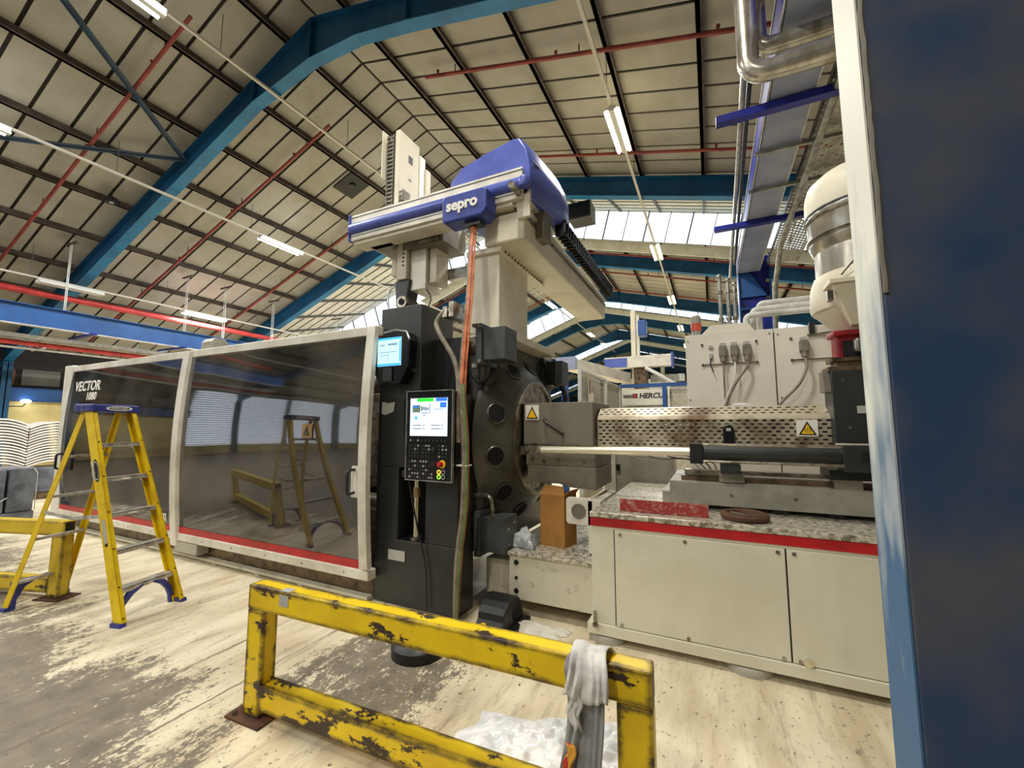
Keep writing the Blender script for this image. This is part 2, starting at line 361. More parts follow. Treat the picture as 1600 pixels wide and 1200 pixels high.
def spline(pts, n=6):
    P = [Vector(p) for p in pts]; P = [P[0]*2-P[1]]+P+[P[-1]*2-P[-2]]; out = []
    for i in range(1, len(P)-2):
        for k in range(n):
            t = k/n; a, b, c, d = P[i-1:i+3]
            out.append(.5*((2*b)+(c-a)*t+(2*a-5*b+4*c-d)*t*t+(3*b-a-3*c+d)*t**3))
    return out+[P[-2]]
try:
    SC.cycles.use_denoising = True; SC.cycles.max_bounces = 8; SC.cycles.diffuse_bounces = 5; SC.cycles.sample_clamp_indirect = 8.0
except Exception: pass

# ------------------------------------------------------------------ the hall
ZC = 1.65
RX = -6.95                                             # ridge line
def roof(x): return ZC+(10.92+.37*x if x < RX else 6.57-.256*x)
def rlow(x): return ZC+(10.20+.37*x if x < RX else 5.853-.256*x)
XL, XR, Y0, Y1 = -22.0, 9.0, -17.0, 66.0
FR = [5.2+6.1*k for k in range(-3, 10)]
SAW = [(FR[k]+.45, FR[k]+5.2) for k in (4, 6, 8, 10)]   # sawtooth rooflights between pairs of frames

fl = link('floor', MB().box(XL-.2, XR+.2, -17, Y1, -.2, 0).mesh('floor'), 'floor_paint'); fl['kind'] = 'structure'

ceil = setting('ceiling')
PX = [-18.3+1.52*k for k in range(-2, 8)]              # purlins on the left slope
PR = [-6.0+1.52*k for k in range(0, 10)]               # and on the right slope
xs_left = [XL]+PX+[RX]; xs_right = [RX]+PR+[XR]
STEP = .61
def in_saw(y): return any(a-.02 < y < b-.02 for a, b in SAW)
near = []; far = MB(); shared = {}
for side, xs in (('l', xs_left), ('r', xs_right)):
    for a, b in zip(xs[:-1], xs[1:]):
        y = -7+.05-.61*16; g = .03
        while y < Y1:
            y2 = y+STEP
            if not in_saw(y+STEP/2):
                z0, z1 = roof(a+1e-4 if side == 'r' else a), roof(b-1e-4 if side == 'l' else b)
                if y > 2.3 and y < 11.8 and a > -21.5 and b < 5 and b-a > .5 and len(near) < 298: near.append((a, b, y, z0, z1))
                else: far.hexa([(a+g, y+g, z0), (b-g, y+g, z1), (b-g, y2-g, z1), (a+g, y2-g, z0), (a+g, y+g, z0+.03), (b-g, y+g, z1+.03), (b-g, y2-g, z1+.03), (a+g, y2-g, z0+.03)])
            y = y2
for a, b, y, z0, z1 in near:
    k = (round(b-a, 3), round(z1-z0, 3))
    if k not in shared:
        g = .03; w = b-a; d = z1-z0
        shared[k] = MB().hexa([(g, g, 0), (w-g, g, d), (w-g, STEP-g, d), (g, STEP-g, 0), (g, g, .03), (w-g, g, d+.03), (w-g, STEP-g, d+.03), (g, STEP-g, .03)]).mesh('roof_panel')
        shared[k].materials.append(MATS['board'])
    o = link('roof_panel', shared[k], None, ceil); o.location = (a, y, z0)
part('roof_panel_field', far, 'board', ceil, kind='stuff')
dk = MB()
segs = []; y = Y0
for a, b in SAW: segs.append((y, a)); y = b
segs.append((y, Y1))
for a, b in segs:
    for x0, x1 in ((XL-.3, RX), (RX, XR+.3)):
        e = 1e-4 if x0 == RX else 0; z0, z1 = roof(x0+e)+.035, roof(x1-1e-4)+.035
        dk.hexa([(x0, a, z0), (x1, a, z1), (x1, b, z1), (x0, b, z0), (x0, a, z0+.1), (x1, a, z1+.1), (x1, b, z1+.1), (x0, b, z0+.1)])
part('roof_deck', dk, 'deck', ceil)
for x in PX+PR:
    for a, b in segs:
        z = roof(x); part('purlin', MB().box(x-.035, x+.035, a, b, z-.15, z-.004).box(x-.035, x+.075, a, b, z-.15, z-.135), 'purlin', ceil)

# portal frames
def lowline(x):
    pts = [(XL, rlow(XL)), (-8.7, ZC+6.99), (RX, ZC+7.30), (-5.7, ZC+7.26), (-4.5, rlow(-4.5)), (XR, rlow(XR))]
    for (a, za), (b, zb) in zip(pts[:-1], pts[1:]):
        if a <= x <= b: return za+(zb-za)*(x-a)/(b-a)
LX = [XL, -8.7, RX, -5.7, -4.5, XR]
for k, fy in enumerate(FR):
    fo = part('roof_frame', MB().hexa([(XL, fy-.012, lowline(XL)), (RX, fy-.012, lowline(RX)), (RX, fy+.012, lowline(RX)), (XL, fy+.012, lowline(XL)),
              (XL, fy-.012, roof(XL)-.16), (RX, fy-.012, roof(RX)-.16), (RX, fy+.012, roof(RX)-.16), (XL, fy+.012, roof(XL)-.16)]), 'blue_frame', ceil)
    web = MB()
    for a, b in zip(LX[:-1], LX[1:]):
        web.hexa([(a, fy-.014, lowline(a)), (b, fy-.014, lowline(b)), (b, fy+.014, lowline(b)), (a, fy+.014, lowline(a)), (a, fy-.014, roof(a)-.16), (b, fy-.014, roof(b)-.16), (b, fy+.014, roof(b)-.16), (a, fy+.014, roof(a)-.16)])
    fo.data = web.mesh('roof_frame'); fo.data.materials.append(MATS['blue_frame'])
    m1 = MB(); m2 = MB()
    for a, b in zip(LX[:-1], LX[1:]):
        za, zb = lowline(a), lowline(b)
        m1.hexa([(a, fy-.12, za-.02), (b, fy-.12, zb-.02), (b, fy+.12, zb-.02), (a, fy+.12, za-.02), (a, fy-.12, za), (b, fy-.12, zb), (b, fy+.12, zb), (a, fy+.12, za)])
        za, zb = roof(a)-.18, roof(b)-.18
        m2.hexa([(a, fy-.12, za), (b, fy-.12, zb), (b, fy+.12, zb), (a, fy+.12, za), (a, fy-.12, za+.02), (b, fy-.12, zb+.02), (b, fy+.12, zb+.02), (a, fy+.12, za+.02)])
    part('lower_flange', m1, 'blue_flange', fo); part('upper_flange', m2, 'blue_frame', fo)
    for sx_ in (RX, -8.7, -4.5):
        part('stiffener', MB().box(sx_-.012, sx_+.012, fy-.115, fy+.115, lowline(sx_), roof(sx_)-.17), 'blue_frame', fo)
    for sx_ in (XL+.25, XR-.25):
        part('frame_leg', MB().box(sx_-.2, sx_+.2, fy-.014, fy+.014, 0, lowline(sx_)).box(sx_-.2, sx_-.18, fy-.12, fy+.12, 0, lowline(sx_)).box(sx_+.18, sx_+.2, fy-.12, fy+.12, 0, lowline(sx_)), 'blue_frame', fo)
# wind bracing between the first two frames
for x0, y0, x1, y1 in ((-11.3, 5.12, -7.4, -.7), (-11.3, 5.12, -14.9, -.7)):
    n = 1; p, q = Vector((x0, y0, roof(x0)-.30)), Vector((x1, y1, roof(x1)-.30)); d = (q-p).normalized(); sdir = d.cross(Vector((0, 0, 1))).normalized()
    part('wind_brace', MB().bar(p, q, sdir*.10, (0, 0, .012)).bar(p+sdir*.045, q+sdir*.045, sdir*.012, (0, 0, .10)), 'brace_blue', ceil)

# sawtooth rooflights
for wi, (a, b) in enumerate(SAW):
    w = setting('window_%d' % (wi+1)); H = 1.45
    saw = MB(); sill = MB(); rest = MB(); bars_far = MB()
    for x0, x1 in ((XL, RX), (RX, XR)):
        e0, e1 = (0, -1e-4) if x0 == XL else (1e-4, 0); s = .37 if x0 == XL else -.256
        nx = Vector((-s, 0, 1)).normalized()*H
        za, zb = roof(x0+e0), roof(x1+e1)
        def pt(x, y, up): return (x+nx.x*up if XL < x < XR and x != RX else x, y, roof(x+(e0 if x == x0 else e1 if x == x1 else 0))+nx.z*up)
        saw.hexa([pt(x0, a-.05, .02), pt(x1, a-.05, .02), pt(x1, b, 1.0), pt(x0, b, 1.0)]+[(q[0], q[1], q[2]+.06) for q in (pt(x0, a-.05, .02), pt(x1, a-.05, .02), pt(x1, b, 1.0), pt(x0, b, 1.0))])
        for z_off in ((-.34, .03), (H-.08, H+.02)):
            sill.hexa([(x0, b-.05, za+z_off[0]), (x1, b-.05, zb+z_off[0]), (x1, b+.04, zb+z_off[0]), (x0, b+.04, za+z_off[0]), (x0, b-.05, za+z_off[1]), (x1, b-.05, zb+z_off[1]), (x1, b+.04, zb+z_off[1]), (x0, b+.04, za+z_off[1])])
        n = int((x1-x0)/.76); st = (x1-x0)/n
        for i in range(n):
            xa, xb = x0+i*st, x0+(i+1)*st
            P = [(xa, b-.008, roof(xa+(1e-4 if i == 0 else 0))+.03), (xb, b-.008, roof(xb-(1e-4))+.03)]
            q = [P[0], P[1], (P[1][0]+(nx.x if i < n-1 else 0), P[1][1], P[1][2]+nx.z), (P[0][0]+(nx.x if i > 0 else 0), P[0][1], P[0][2]+nx.z)]
            quad = q+[(c[0], c[1]+.012, c[2]) for c in q]
            if wi < 2 and (xa > -16 and xb < 6): part('pane', MB().hexa(quad), 'roof_glass', w)
            else: rest.hexa(quad)
            wd = .05 if i % 2 == 0 else .028
            bm_ = MB() if wi < 2 and i > 0 else bars_far
            bm_.bar(Vector(q[0])+Vector((0, -.02, 0)), Vector(q[3])+Vector((0, -.02, 0)), (wd, 0, 0), (0, .05, 0))
            if bm_ is not bars_far: part('glazing_bar', bm_, 'bar_grey', w)
    if wi < 2:
        for x in PX+PR:
            hz_ = (1.36 if x < RX else 1.40); part('head_purlin', MB().bar((x, a, roof(x)-.03), (x, b-.06, roof(x)+hz_-.05), (.06, 0, 0), (0, 0, .10)), 'bar_grey', w)
        for k in range(1, 8):
            f = k/8; yk = a+(b-a)*f
            for xa_, xb_, hz_ in ((XL, RX-.001, 1.36), (RX+.001, XR, 1.40)): part('head_joint', MB().bar((xa_, yk, roof(xa_)+hz_*f+.005), (xb_, yk, roof(xb_)+hz_*f+.005), (0, .045, 0), (0, 0, .02)), 'bar_grey', w)
    if rest.v: part('far_panes', rest, 'roof_glass', w, kind='stuff')
    if bars_far.v: part('far_bars', bars_far, 'bar_grey', w, kind='stuff')
    part('window_head', saw, 'upstand', w); part('window_sill', sill, 'upstand', w)

# walls
wl = setting('wall_left')
LV = (-15.5, -5.0, .6, 4.6)                            # louvred daylight opening further back along this wall
part('masonry', MB().box(XL-.25, XL, LV[1], Y1, 0, 2.5).box(XL-.25, XL, -17, LV[0], 0, 4.6).box(XL-.25, XL, LV[0], LV[1], 0, LV[2]), 'yellow_wall', wl)
part('ring_beam', MB().box(XL-.2, XL+.14, LV[1], Y1, 2.5, 2.93).box(XL-.2, XL+.2, LV[1], Y1, 2.93, 2.95).box(XL-.2, XL+.2, LV[1], Y1, 2.48, 2.5), 'blue_beam', wl)
part('upper_cladding', MB().box(XL-.2, XL, LV[1], Y1, 2.95, 4.9).box(XL-.2, XL, -17, LV[1], LV[3], 5.2), 'wall_dark', wl)
y = -4.5
for i in range(24):
    part('cladding_panel', MB().box(XL, XL+.04, y+.06, y+1.02, 3.06, 3.62), ('wall_brown', 'wall_grey', 'wall_grey')[(i+1) % 3], wl); y += 1.12
wv = setting('window_9')
for i in range(26):
    z = LV[2]+.08+i*.152; part('louvre_slat', MB().bar((XL-.1, LV[0], z), (XL-.1, LV[1], z), (.11, 0, .05), (-.01, 0, .02)), 'white_mould', wv)
part('louvre_frame', MB().box(XL-.2, XL+.02, LV[0]-.1, LV[0], .5, 4.7).box(XL-.2, XL+.02, LV[1], LV[1]+.1, .5, 4.7).box(XL-.2, XL+.02, -10.3, -10.2, .5, 4.7), 'bar_grey', wv)
wr = link('wall_right', MB().box(XR, XR+.2, -17, Y1, 0, 6.2).mesh('wall_right'), 'wall_pale'); wr['kind'] = 'structure'
wf = link('wall_front', MB().box(XL, XR, -17.2, -17, 0, 10).mesh('wall_front'), 'wall_grey'); wf['kind'] = 'structure'
wb = link('wall_back', MB().box(XL, XR, Y1-.2, Y1, 0, 10).mesh('wall_back'), 'wall_grey'); wb['kind'] = 'structure'

t = thing('wall_light', (XL+.3, 5.75, 2.42), 'bright bulkhead light high on the yellow left wall', 'light')
part('light_arm', MB().tube([(XL+.0, 4.6, 2.28), (XL+.2, 5.7, 2.30), (XL+.25, 5.75, 2.42)], .02, 6), 'dark_grey', t); part('light_lens', MB().lathe((XL+.25, 5.75, 2.42), [(.02, 0), (.11, .02), (.13, .07), (.08, .12)], 14), 'tube_white', t)

# sprinkler range pipes
ordn = ['nearest', 'second', 'third', 'fourth', 'fifth', 'sixth']
ys = [3.72, 6.83, 9.96, 17.1, 19.6, 22.6]
for i, y in enumerate(ys):
    for side in ('left', 'right'):
        xa, xb = (-21.4, -8.4) if side == 'left' else (-5.4, 8.2)
        za, zb = roof(xa)-.26, roof(xb)-.26
        t = thing('sprinkler_pipe', (xa, y, za), 'red steel sprinkler pipe on the %s roof slope, %s row from the camera' % (side, ordn[i]), 'pipe', 'sprinkler pipes under the roof')
        part('pipe', MB().cyl((xa, y, za), (xb, y, zb), .037, 8), 'red_pipe', t)
        for j in range(5):
            x = xa+(xb-xa)*(j+.5 if side == 'left' else j+.12)/5; z = za+(zb-za)*(x-xa)/(xb-xa)
            part('sprinkler_head', MB().cyl((x, y, z), (x, y, z+.10), .02, 6).cyl((x, y, z+.10), (x, y, z+.12), .035, 6), 'red_pipe', t)
            hx = x+.45; hz = z+(zb-za)/(xb-xa)*.45; part('hanger', MB().cyl((hx, y, hz), (hx, y, hz+.2), .012, 5), 'purlin', t)

# lighting trunking and fluorescent battens
def lamp_proto(m, power, col):
    t = thing('fluorescent_light', (0, 0, 0), 'proto', 'light')
    part('light_body', MB().box(-.09, .09, -.68, .68, -.06, 0).box(-.05, .05, -.70, .70, -.10, -.06), 'lamp_body', t)
    for sx_ in (-1, 1): part('light_tube', MB().cyl((sx_*.115, -.66, -.075), (sx_*.115, .66, -.075), .036, 10), m, t)
    if power:
        ld = bpy.data.lights.new('tube_glow', 'AREA'); ld.shape = 'RECTANGLE'; ld.size = .24; ld.size_y = 1.30; ld.energy = power; ld.color = col
        lo = bpy.data.objects.new('tube_glow', ld); COL.objects.link(lo); lo.parent = t; lo.location = (0, 0, -.13)
    return t
runs = [('A', -1.48, ZC+6.12, [-10.7, -4.4, 1.9, 8.2, 14.9, 21.1, 27.6, 34.], 'tube_warm', (1, .96, .88), 'right hand'),  # lamps behind the camera are unseen, added to brighten the machine side
        ('B', -8.1, ZC+7.0, [-10.1, -3.8, 2.52, 9.4, 15.8, 22.2, 31., 35.5], 'tube_white', (1, 1, .98), 'ridge'),
        ('C', -11.85, ZC+5.62, [-10.6, -4.3, 1.84, 8.1, 14.4, 20.7], 'tube_white', (1, 1, .98), 'left slope'),
        ('D', -16.2, ZC+3.93, [8.35, 14.6], 'tube_white', (1, 1, .98), 'far left')]
nth = ['rearmost', 'first', 'second', 'third', 'fourth', 'fifth', 'sixth', 'seventh']
for key, x, z, lys, m, col, desc in runs:
    t = thing('light_trunking', (x, -15, z), 'long white lighting trunking hung along the hall, the %s run' % desc, 'trunking', 'lighting trunking runs')
    part('trunking_channel', MB().box(x-.03, x+.03, -15, 40, z, z+.045), 'trunk', t)
    y = -14.2
    while y < 38:
        if not in_saw(y): part('hanger', MB().cyl((x, y, z+.04), (x, y, roof(x)-.1), .007, 5), 'bar_grey', t)
        y += 3.05
    pro = lamp_proto(m, LAMP_W, col)
    for i, y in enumerate(lys):
        o = pro if i == 0 else copy_tree(pro); o.location = (x, y, z)
        tag(o, 'lit twin tube fluorescent light on the %s trunking, %s from the camera' % (desc, nth[i]), 'light', 'twin tube fluorescent lights')
pro = lamp_proto('tube_off', 0, None); pro.location = (-16.2, 4.9, ZC+3.93); tag(pro, 'unlit twin tube light on the far left trunking', 'light', 'twin tube fluorescent lights')

# monorail beam, red main and trays hung on the left
x = -15.5; zt, zb = ZC+3.04, ZC+2.52
t = thing('overhead_beam', (x, -5, zb), 'long blue painted steel beam hung below the left roof slope', 'beam')
part('web', MB().box(x-.01, x+.01, -5, 30, zb, zt), 'blue_beam', t); part('lower_flange', MB().box(x-.11, x+.11, -5, 30, zb-.02, zb), 'galv_white', t); part('upper_flange', MB().box(x-.11, x+.11, -5, 30, zt-.02, zt), 'blue_beam', t)
for y in (3.1, 4.6, 7.4, 8.6, 10.4, 13.5, 17):
    for dx in (-.05, .05): part('hanger_rod', MB().cyl((x+dx, y, zt), (x+dx, y, roof(x+dx)-.14), .012, 5), 'galv_white', t)
    part('hanger_cleat', MB().box(x-.3, x+.3, y-.03, y+.03, roof(x)-.3, roof(x)-.26), 'purlin', t)
for y, w in ((5.0, 'near'), (7.1, 'far')):
    solo('blue_bracket', MB().bar((x-.75, y, zb-.10), (x+.75, y, zb-.10), (0, .1, 0), (0, 0, .05)), 'blue_strut', 'blue channel bracket across the underside of the long blue beam, %s one' % w, 'bracket', 'blue brackets under the beam')
solo('sprinkler_main', MB().cyl((-16.6, -5, ZC+3.62), (-16.6, 32, ZC+3.62), .09, 12), 'red_main', 'thick red sprinkler main above the long blue beam', 'pipe')
x = -16.2
t = thing('cable_tray', (x, -5, ZC+2.0), 'galvanised cable tray with red pipe brackets below the long blue beam', 'cable tray')
part('tray_side', MB().box(x-.2, x-.19, -5, 24, ZC+2.24, ZC+2.36), 'galv_white', t); part('tray_side', MB().box(x+.19, x+.2, -5, 24, ZC+2.24, ZC+2.36), 'galv_white', t); part('tray_bed', MB().box(x-.2, x+.2, -5, 24, ZC+2.24, ZC+2.245), 'galv_white', t)
part('lower_rail', MB().box(x-.03, x+.03, -5, 24, ZC+1.98, ZC+2.03), 'galv_white', t)
for y in (4.4, 6.5, 9.2, 12): part('tray_post', MB().box(x-.02, x+.02, y-.02, y+.02, ZC+2.0, ZC+2.52).bar((x-.45, y, ZC+2.02), (x+.4, y, ZC+2.02), (0, .04, 0), (0, 0, .03)), 'galv_white', t)
for k in range(4): part('tray_cable', MB().tube([(x-.14+k*.09, yy, ZC+2.27+.012*math.sin(yy*2+k)) for yy in range(-5, 24)], .022, 6), 'white_cable' if k != 2 else 'dark_cable', t)
solo('red_water_pipe', MB().cyl((x+.11, -5, ZC+2.125), (x+.11, 24, ZC+2.125), .062, 10), 'red_main', 'red pipe running under the galvanised cable tray', 'pipe')

# roof fittings
vx, vy = -9.62, 8.75; zz = lambda x: roof(x)-.005
t = thing('extract_vent', (vx, vy, zz(vx)-.1), 'square black ceiling vent with round fan in the left roof slope', 'vent')
q4 = [(vx-.40, vy-.36, zz(vx-.40)), (vx+.40, vy-.36, zz(vx+.40)), (vx+.40, vy+.36, zz(vx+.40)), (vx-.40, vy+.36, zz(vx-.40))]
part('vent_frame', MB().hexa(q4+[(a, b, c-.05) for a, b, c in q4]), 'black', t)
part('fan_hub', MB().cyl((vx, vy, zz(vx)-.075), (vx, vy, zz(vx)-.045), .11, 16), 'dark_grey', t)
xa, ya, za = -13.4, 4.6, ZC+5.58
t = thing('alarm_sounder', (xa, ya, za), 'round black sounder hanging from a purlin beside the blue frame', 'sounder')
part('sounder_body', MB().lathe((xa, ya, za), [(.15, 0), (.16, .03), (.10, .12), (.03, .14)], 20), 'black', t); part('sounder_cone', MB().cyl((xa, ya, za-.006), (xa, ya, za), .05, 12), 'white_print', t); part('sounder_hanger', MB().cyl((xa, ya, za+.13), (xa, ya, roof(xa)-.01), .01, 5), 'dark_cable', t)
hx, hy, hz = -3.35, 12.0, ZC+6.25
t = thing('hanging_heater', (hx, hy, hz), 'grey box heater hung below the blue frame before the rooflight', 'heater')
part('heater_case', MB().box(hx-.35, hx+.35, hy-.3, hy+.35, hz, hz+.52), 'dark_grey', t, .015); part('heater_grille', MB().box(hx-.3, hx+.3, hy-.32, hy-.3, hz+.06, hz+.46), 'black', t)
for dx in (-.3, .3): part('heater_rod', MB().cyl((hx+dx, hy, hz+.5), (hx+dx, hy, ZC+7.2), .01, 5), 'bar_grey', t)

# ------------------------------------------------------------------ near blue column
cx0, cx1, cy0, cy1 = .362, .86, 1.2, 1.362
t = thing('steel_column', (.6, 1.28, 0), 'dark blue painted steel column filling the right of the view, scuffed face', 'column')
part('column_shaft', MB().box(cx0+.004, cx1, cy0, cy1, 0, 6.5), 'column_blue', t, .006)
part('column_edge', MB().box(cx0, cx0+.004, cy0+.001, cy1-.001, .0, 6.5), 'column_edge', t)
part('base_plate', MB().box(cx0-.08, cx1+.08, cy0-.08, cy1+.08, 0, .02), 'column_blue', t)
bead = MB(); pts = []
for i in range(120):
    z = 1.95+i*.025; pts.append((cx0+.011+random.uniform(-.0012, .0016), cy0-.0005+random.uniform(-.001, .001), z))
bead.tube(pts, .006, 6); part('sealant_bead', bead, 'grey_box', t, label='rough grey bead of old sealant down the edge')

# ------------------------------------------------------------------ clamp guard enclosure with smoked doors
YF = 3.0
g = thing('machine_guard', (-6.3, 4.2, 0), 'long cream guard enclosure with smoked sliding doors around the press', 'machine guard')
fr = part('guard_frame', MB().box(-9.77, -9.49, YF-.02, YF+.14, .20, 2.635).box(-9.49, -2.90, YF, YF+.10, 2.517, 2.62).box(-9.49, -2.90, YF-.01, YF+.10, .22, .314)
     .box(-9.77, -9.65, YF+.14, 5.35, .20, 2.635).box(-9.65, -2.96, 5.25, 5.35, 2.517, 2.62).box(-9.65, -2.96, 5.25, 5.35, .22, .314), 'off_white', g, .012)
def bow(z): return YF+.02-.075*math.sin(math.pi*min(1, max(0, (z-.2)/2.5)))**.9     # the doors bulge outwards at mid height
ZL = [.16+(2.60-.16)*k/14 for k in range(15)]
for xp, w_, z0 in ((-6.10, .065, 0), (-2.93, .05, 1)):
    zs_ = ZL[z0:]; part('door_post', MB().prism([(bow(z)-.045, z) for z in zs_]+[(bow(z)+.012, z) for z in reversed(zs_)], xp-w_, xp+w_, 'x'), 'off_white', g)
def sheet(x0, x1, z0, z1, off, th, nz=20, nx=1):
    m = MB(); zs_ = [z0+(z1-z0)*k/nz for k in range(nz+1)]
    for z in zs_: m.v += [(x0, bow(z)+off, z), (x1, bow(z)+off, z), (x1, bow(z)+off+th, z), (x0, bow(z)+off+th, z)]
    for k in range(nz):
        a = 4*k
        for q in range(4): w2 = (q+1) % 4; m.face([a+q, a+w2, a+4+w2, a+4+q], q in (0, 2))
    m.face([0, 1, 2, 3]); m.face([4*nz+q for q in range(4)]); return m
for x0, x1, nm in ((-9.49, -6.14, 'left'), (-6.14, -2.93, 'right')):
    d = part('door', sheet(x0, x1, .30, 2.53, 0, .008), 'door_poly', g, label='smoked scratched polycarbonate %s door' % nm)
    if nm == 'right':
        yh = bow(1.12)
        part('handle_plate', MB().prism([(-3.085, .975), (-3.005, .975), (-2.995, 1.02), (-2.995, 1.23), (-3.005, 1.265), (-3.085, 1.265), (-3.095, 1.23), (-3.095, 1.02)], yh-.016, yh-.004, 'y'), 'off_white', d)
        part('handle', MB().tube([(-3.05, yh-.012, 1.02)]+arc((-3.06, yh-.062, 1.04), (0, -1, 0), (0, 0, -1), .03, 90, 0, 4)+arc((-3.06, yh-.062, 1.20), (0, -1, 0), (0, 0, 1), .03, 0, 90, 4)+[(-3.05, yh-.012, 1.23)], .013, 8), 'black', d)
        yh = bow(1.6); part('warning_sign', MB().box(-3.80, -3.66, yh-.014, yh-.004, 1.515, 1.66), 'tape', d)
        part('sign_triangle', MB().prism([(-3.78, 1.54), (-3.68, 1.54), (-3.73, 1.645)], yh-.018, yh-.014, 'y'), 'barrel_in', d)
    else:
        yh = bow(1.08); part('handle', MB().tube([(-9.38, yh, .97)]+arc((-9.36, yh-.06, .99), (0, -1, 0), (0, 0, -1), .03, 90, 0, 4)+arc((-9.36, yh-.06, 1.16), (0, -1, 0), (0, 0, 1), .03, 0, 90, 4)+[(-9.38, yh, 1.19)], .016, 8), 'black', d); part('handle_pad', MB().box(-9.26, -9.06, yh-.014, yh-.002, .95, 1.21), 'black', d)
        for body, sz, xt, zt_ in (('VECTOR', .22, -9.27, 2.19), ('1080', .17, -8.83, 2.04), ('BOSSI', .135, -6.66, .43)):
            yt = bow(zt_+.07); sl = (bow(zt_+.2)-bow(zt_))/.2
            part('door_lettering', text_mb(body, sz, (xt, bow(zt_)-.006, zt_), (1, 0, 0), (0, sl, 1), .004, 0, .003), 'white_print', d)
    part('red_band', sheet(x0, x1, .30, .392, -.006, .004, 3), 'red_stripe', d)
for x in [-9.0+.58*k for k in range(11)]: part('sill_screw', MB().cyl((x, YF-.016, .265), (x, YF-.008, .265), .008, 6), 'steel', fr)
part('back_guard', MB().box(-9.65, -2.96, 5.29, 5.31, .314, 2.517), 'grey_panel', g)
part('end_guard', MB().box(-9.76, -9.74, YF+.14, 5.25, .314, 2.517), 'off_white', g)
part('guard_motor', MB().prism([(3.05, 2.62), (3.25, 2.62), (3.25, 2.72), (3.21, 2.77), (3.09, 2.77), (3.05, 2.72)], -5.95, -5.72, 'x'), 'grey_panel', g)
p = thing('machine_press', (-6.6, 4.3, 0), 'dark steel press platens and tie bars inside the guard doors', 'press')
part('moving_platen', MB().box(-5.5, -4.75, 3.5, 5.1, .45, 2.4), 'dark_grey', p, .03); part('mould_half', MB().box(-4.75, -4.2, 3.75, 4.85, .8, 2.1), 'steel', p, .02)
part('mould_half', MB().box(-3.4, -2.95, 3.75, 4.85, .8, 2.1), 'grey_box', p, .02)
for yy, zz_ in ((3.62, .78), (3.62, 2.12), (4.98, .78), (4.98, 2.12)): part('tie_bar', MB().cyl((-9.4, yy, zz_), (-3.0, yy, zz_), .11, 16), 'steel', p)
part('machine_bed', MB().box(-9.6, -3.0, 3.55, 5.1, .14, .42), 'brown_steel', p)
part('frame_bar', MB().box(-4.55, -4.48, 3.4, 3.47, .95, 2.0).box(-4.55, -3.95, 3.4, 3.47, 1.93, 2.0).box(-4.55, -3.95, 3.4, 3.47, .98, 1.06), 'orange_int', p)
part('toggle_housing', MB().box(-9.3, -7.4, 3.6, 5.0, .45, 2.0), 'dark_grey', p, .03)
b = thing('machine_bed_rail', (-6.5, 3.5, 0), 'dirty cream bed rail and brackets below the smoked guard doors', 'machine bed')
part('bed_rail', MB().box(-9.5, -2.97, 3.06, 3.13, .02, .048), 'cream_dirty', b); part('bed_beam_or_added_bar', MB().box(-9.5, -2.97, 3.14, 3.26, .05, .21), 'brown_steel', b)
part('bed_beam_or_added_bar', MB().box(-9.5, -2.97, 3.42, 3.54, .0, .12), 'dark_grey', b)  # dark closing bar added to keep light from under the guard
for x in (-9.2, -8.2, -7.1, -6.3, -5.4, -4.6, -3.9, -3.3): part('bed_bracket', MB().box(x-.04, x+.04, 3.07, 3.42, .0, .02), 'cream_dirty', b)
part('sensor_box', MB().box(-6.1, -5.62, 2.99, 3.13, .09, .215), 'grey_panel', b, .006)

# ------------------------------------------------------------------ dark control tower and fixed platen
t = thing('control_tower', (-2.5, 3.4, 0), 'tall dark charcoal cabinet tower between guard doors and platen', 'cabinet')
part('lower_case', MB().box(-2.95, -2.02, 3.12, 3.40, .02, .59), 'black_cab', t, .008)
part('upper_case', MB().box(-2.95, -2.45, 3.12, 3.66, 1.25, 2.81).box(-2.95, -2.68, 3.12, 3.66, .59, 1.25), 'black_cab', t, .008)
part('right_case', MB().box(-2.37, -2.02, 3.125, 3.36, .59, 1.93), 'black_cab', t, .008)
part('back_case', MB().box(-2.9, -2.47, 3.45, 3.68, .5, 2.55).box(-2.47, -2.1, 3.36, 3.41, .5, 2.5), 'black', t)
part('rating_plate', MB().box(-2.775, -2.58, 3.112, 3.12, .405, .495), 'label_grey', t)
part('old_sticker', MB().prism([(-2.91, 1.76), (-2.86, 1.745), (-2.76, 1.78), (-2.745, 1.87), (-2.83, 1.86), (-2.905, 1.875)], 3.114, 3.12, 'y'), 'label_grey', t, label='torn pale sticker')
part('cable_clip', MB().box(-2.66, -2.64, 3.1, 3.12, 2.05, 2.12), 'label_grey', t)
for k in range(2): part('hose_clamp', MB().box(-2.20+k*.07, -2.15+k*.07, 3.10, 3.40, 2.64, 2.74+.04*k), 'steel', t)

t = thing('fixed_platen', (-2.1, 4.3, .45), 'dark cast platen with round boss and holes behind the tower', 'platen')
part('platen_slab', MB().prism([(3.42, .62), (3.62, .42), (5.2, .42), (5.4, .62), (5.4, 2.35), (5.25, 2.52), (3.58, 2.52), (3.42, 2.3)], -2.45, -1.98, 'x'), 'platen', t, .02)
AY, AZ = 4.22, 1.52
def xl(prof, n=40):
    m = MB(); b0 = 0
    for r, x in prof:
        for k in range(n): a = 2*math.pi*k/n; m.v.append((x, AY+r*math.cos(a), AZ+r*math.sin(a)))
    for i in range(len(prof)-1):
        for k in range(n): k2 = (k+1) % n; m.face([i*n+k, i*n+k2, (i+1)*n+k2, (i+1)*n+k], True)
    m.face([k for k in range(n)]); m.face([(len(prof)-1)*n+k for k in range(n)]); return m
part('platen_boss', xl([(.92, -1.99), (.905, -1.955), (.86, -1.905), (.64, -1.735), (.605, -1.72), (.57, -1.73), (.56, -1.80)]), 'platen', t)
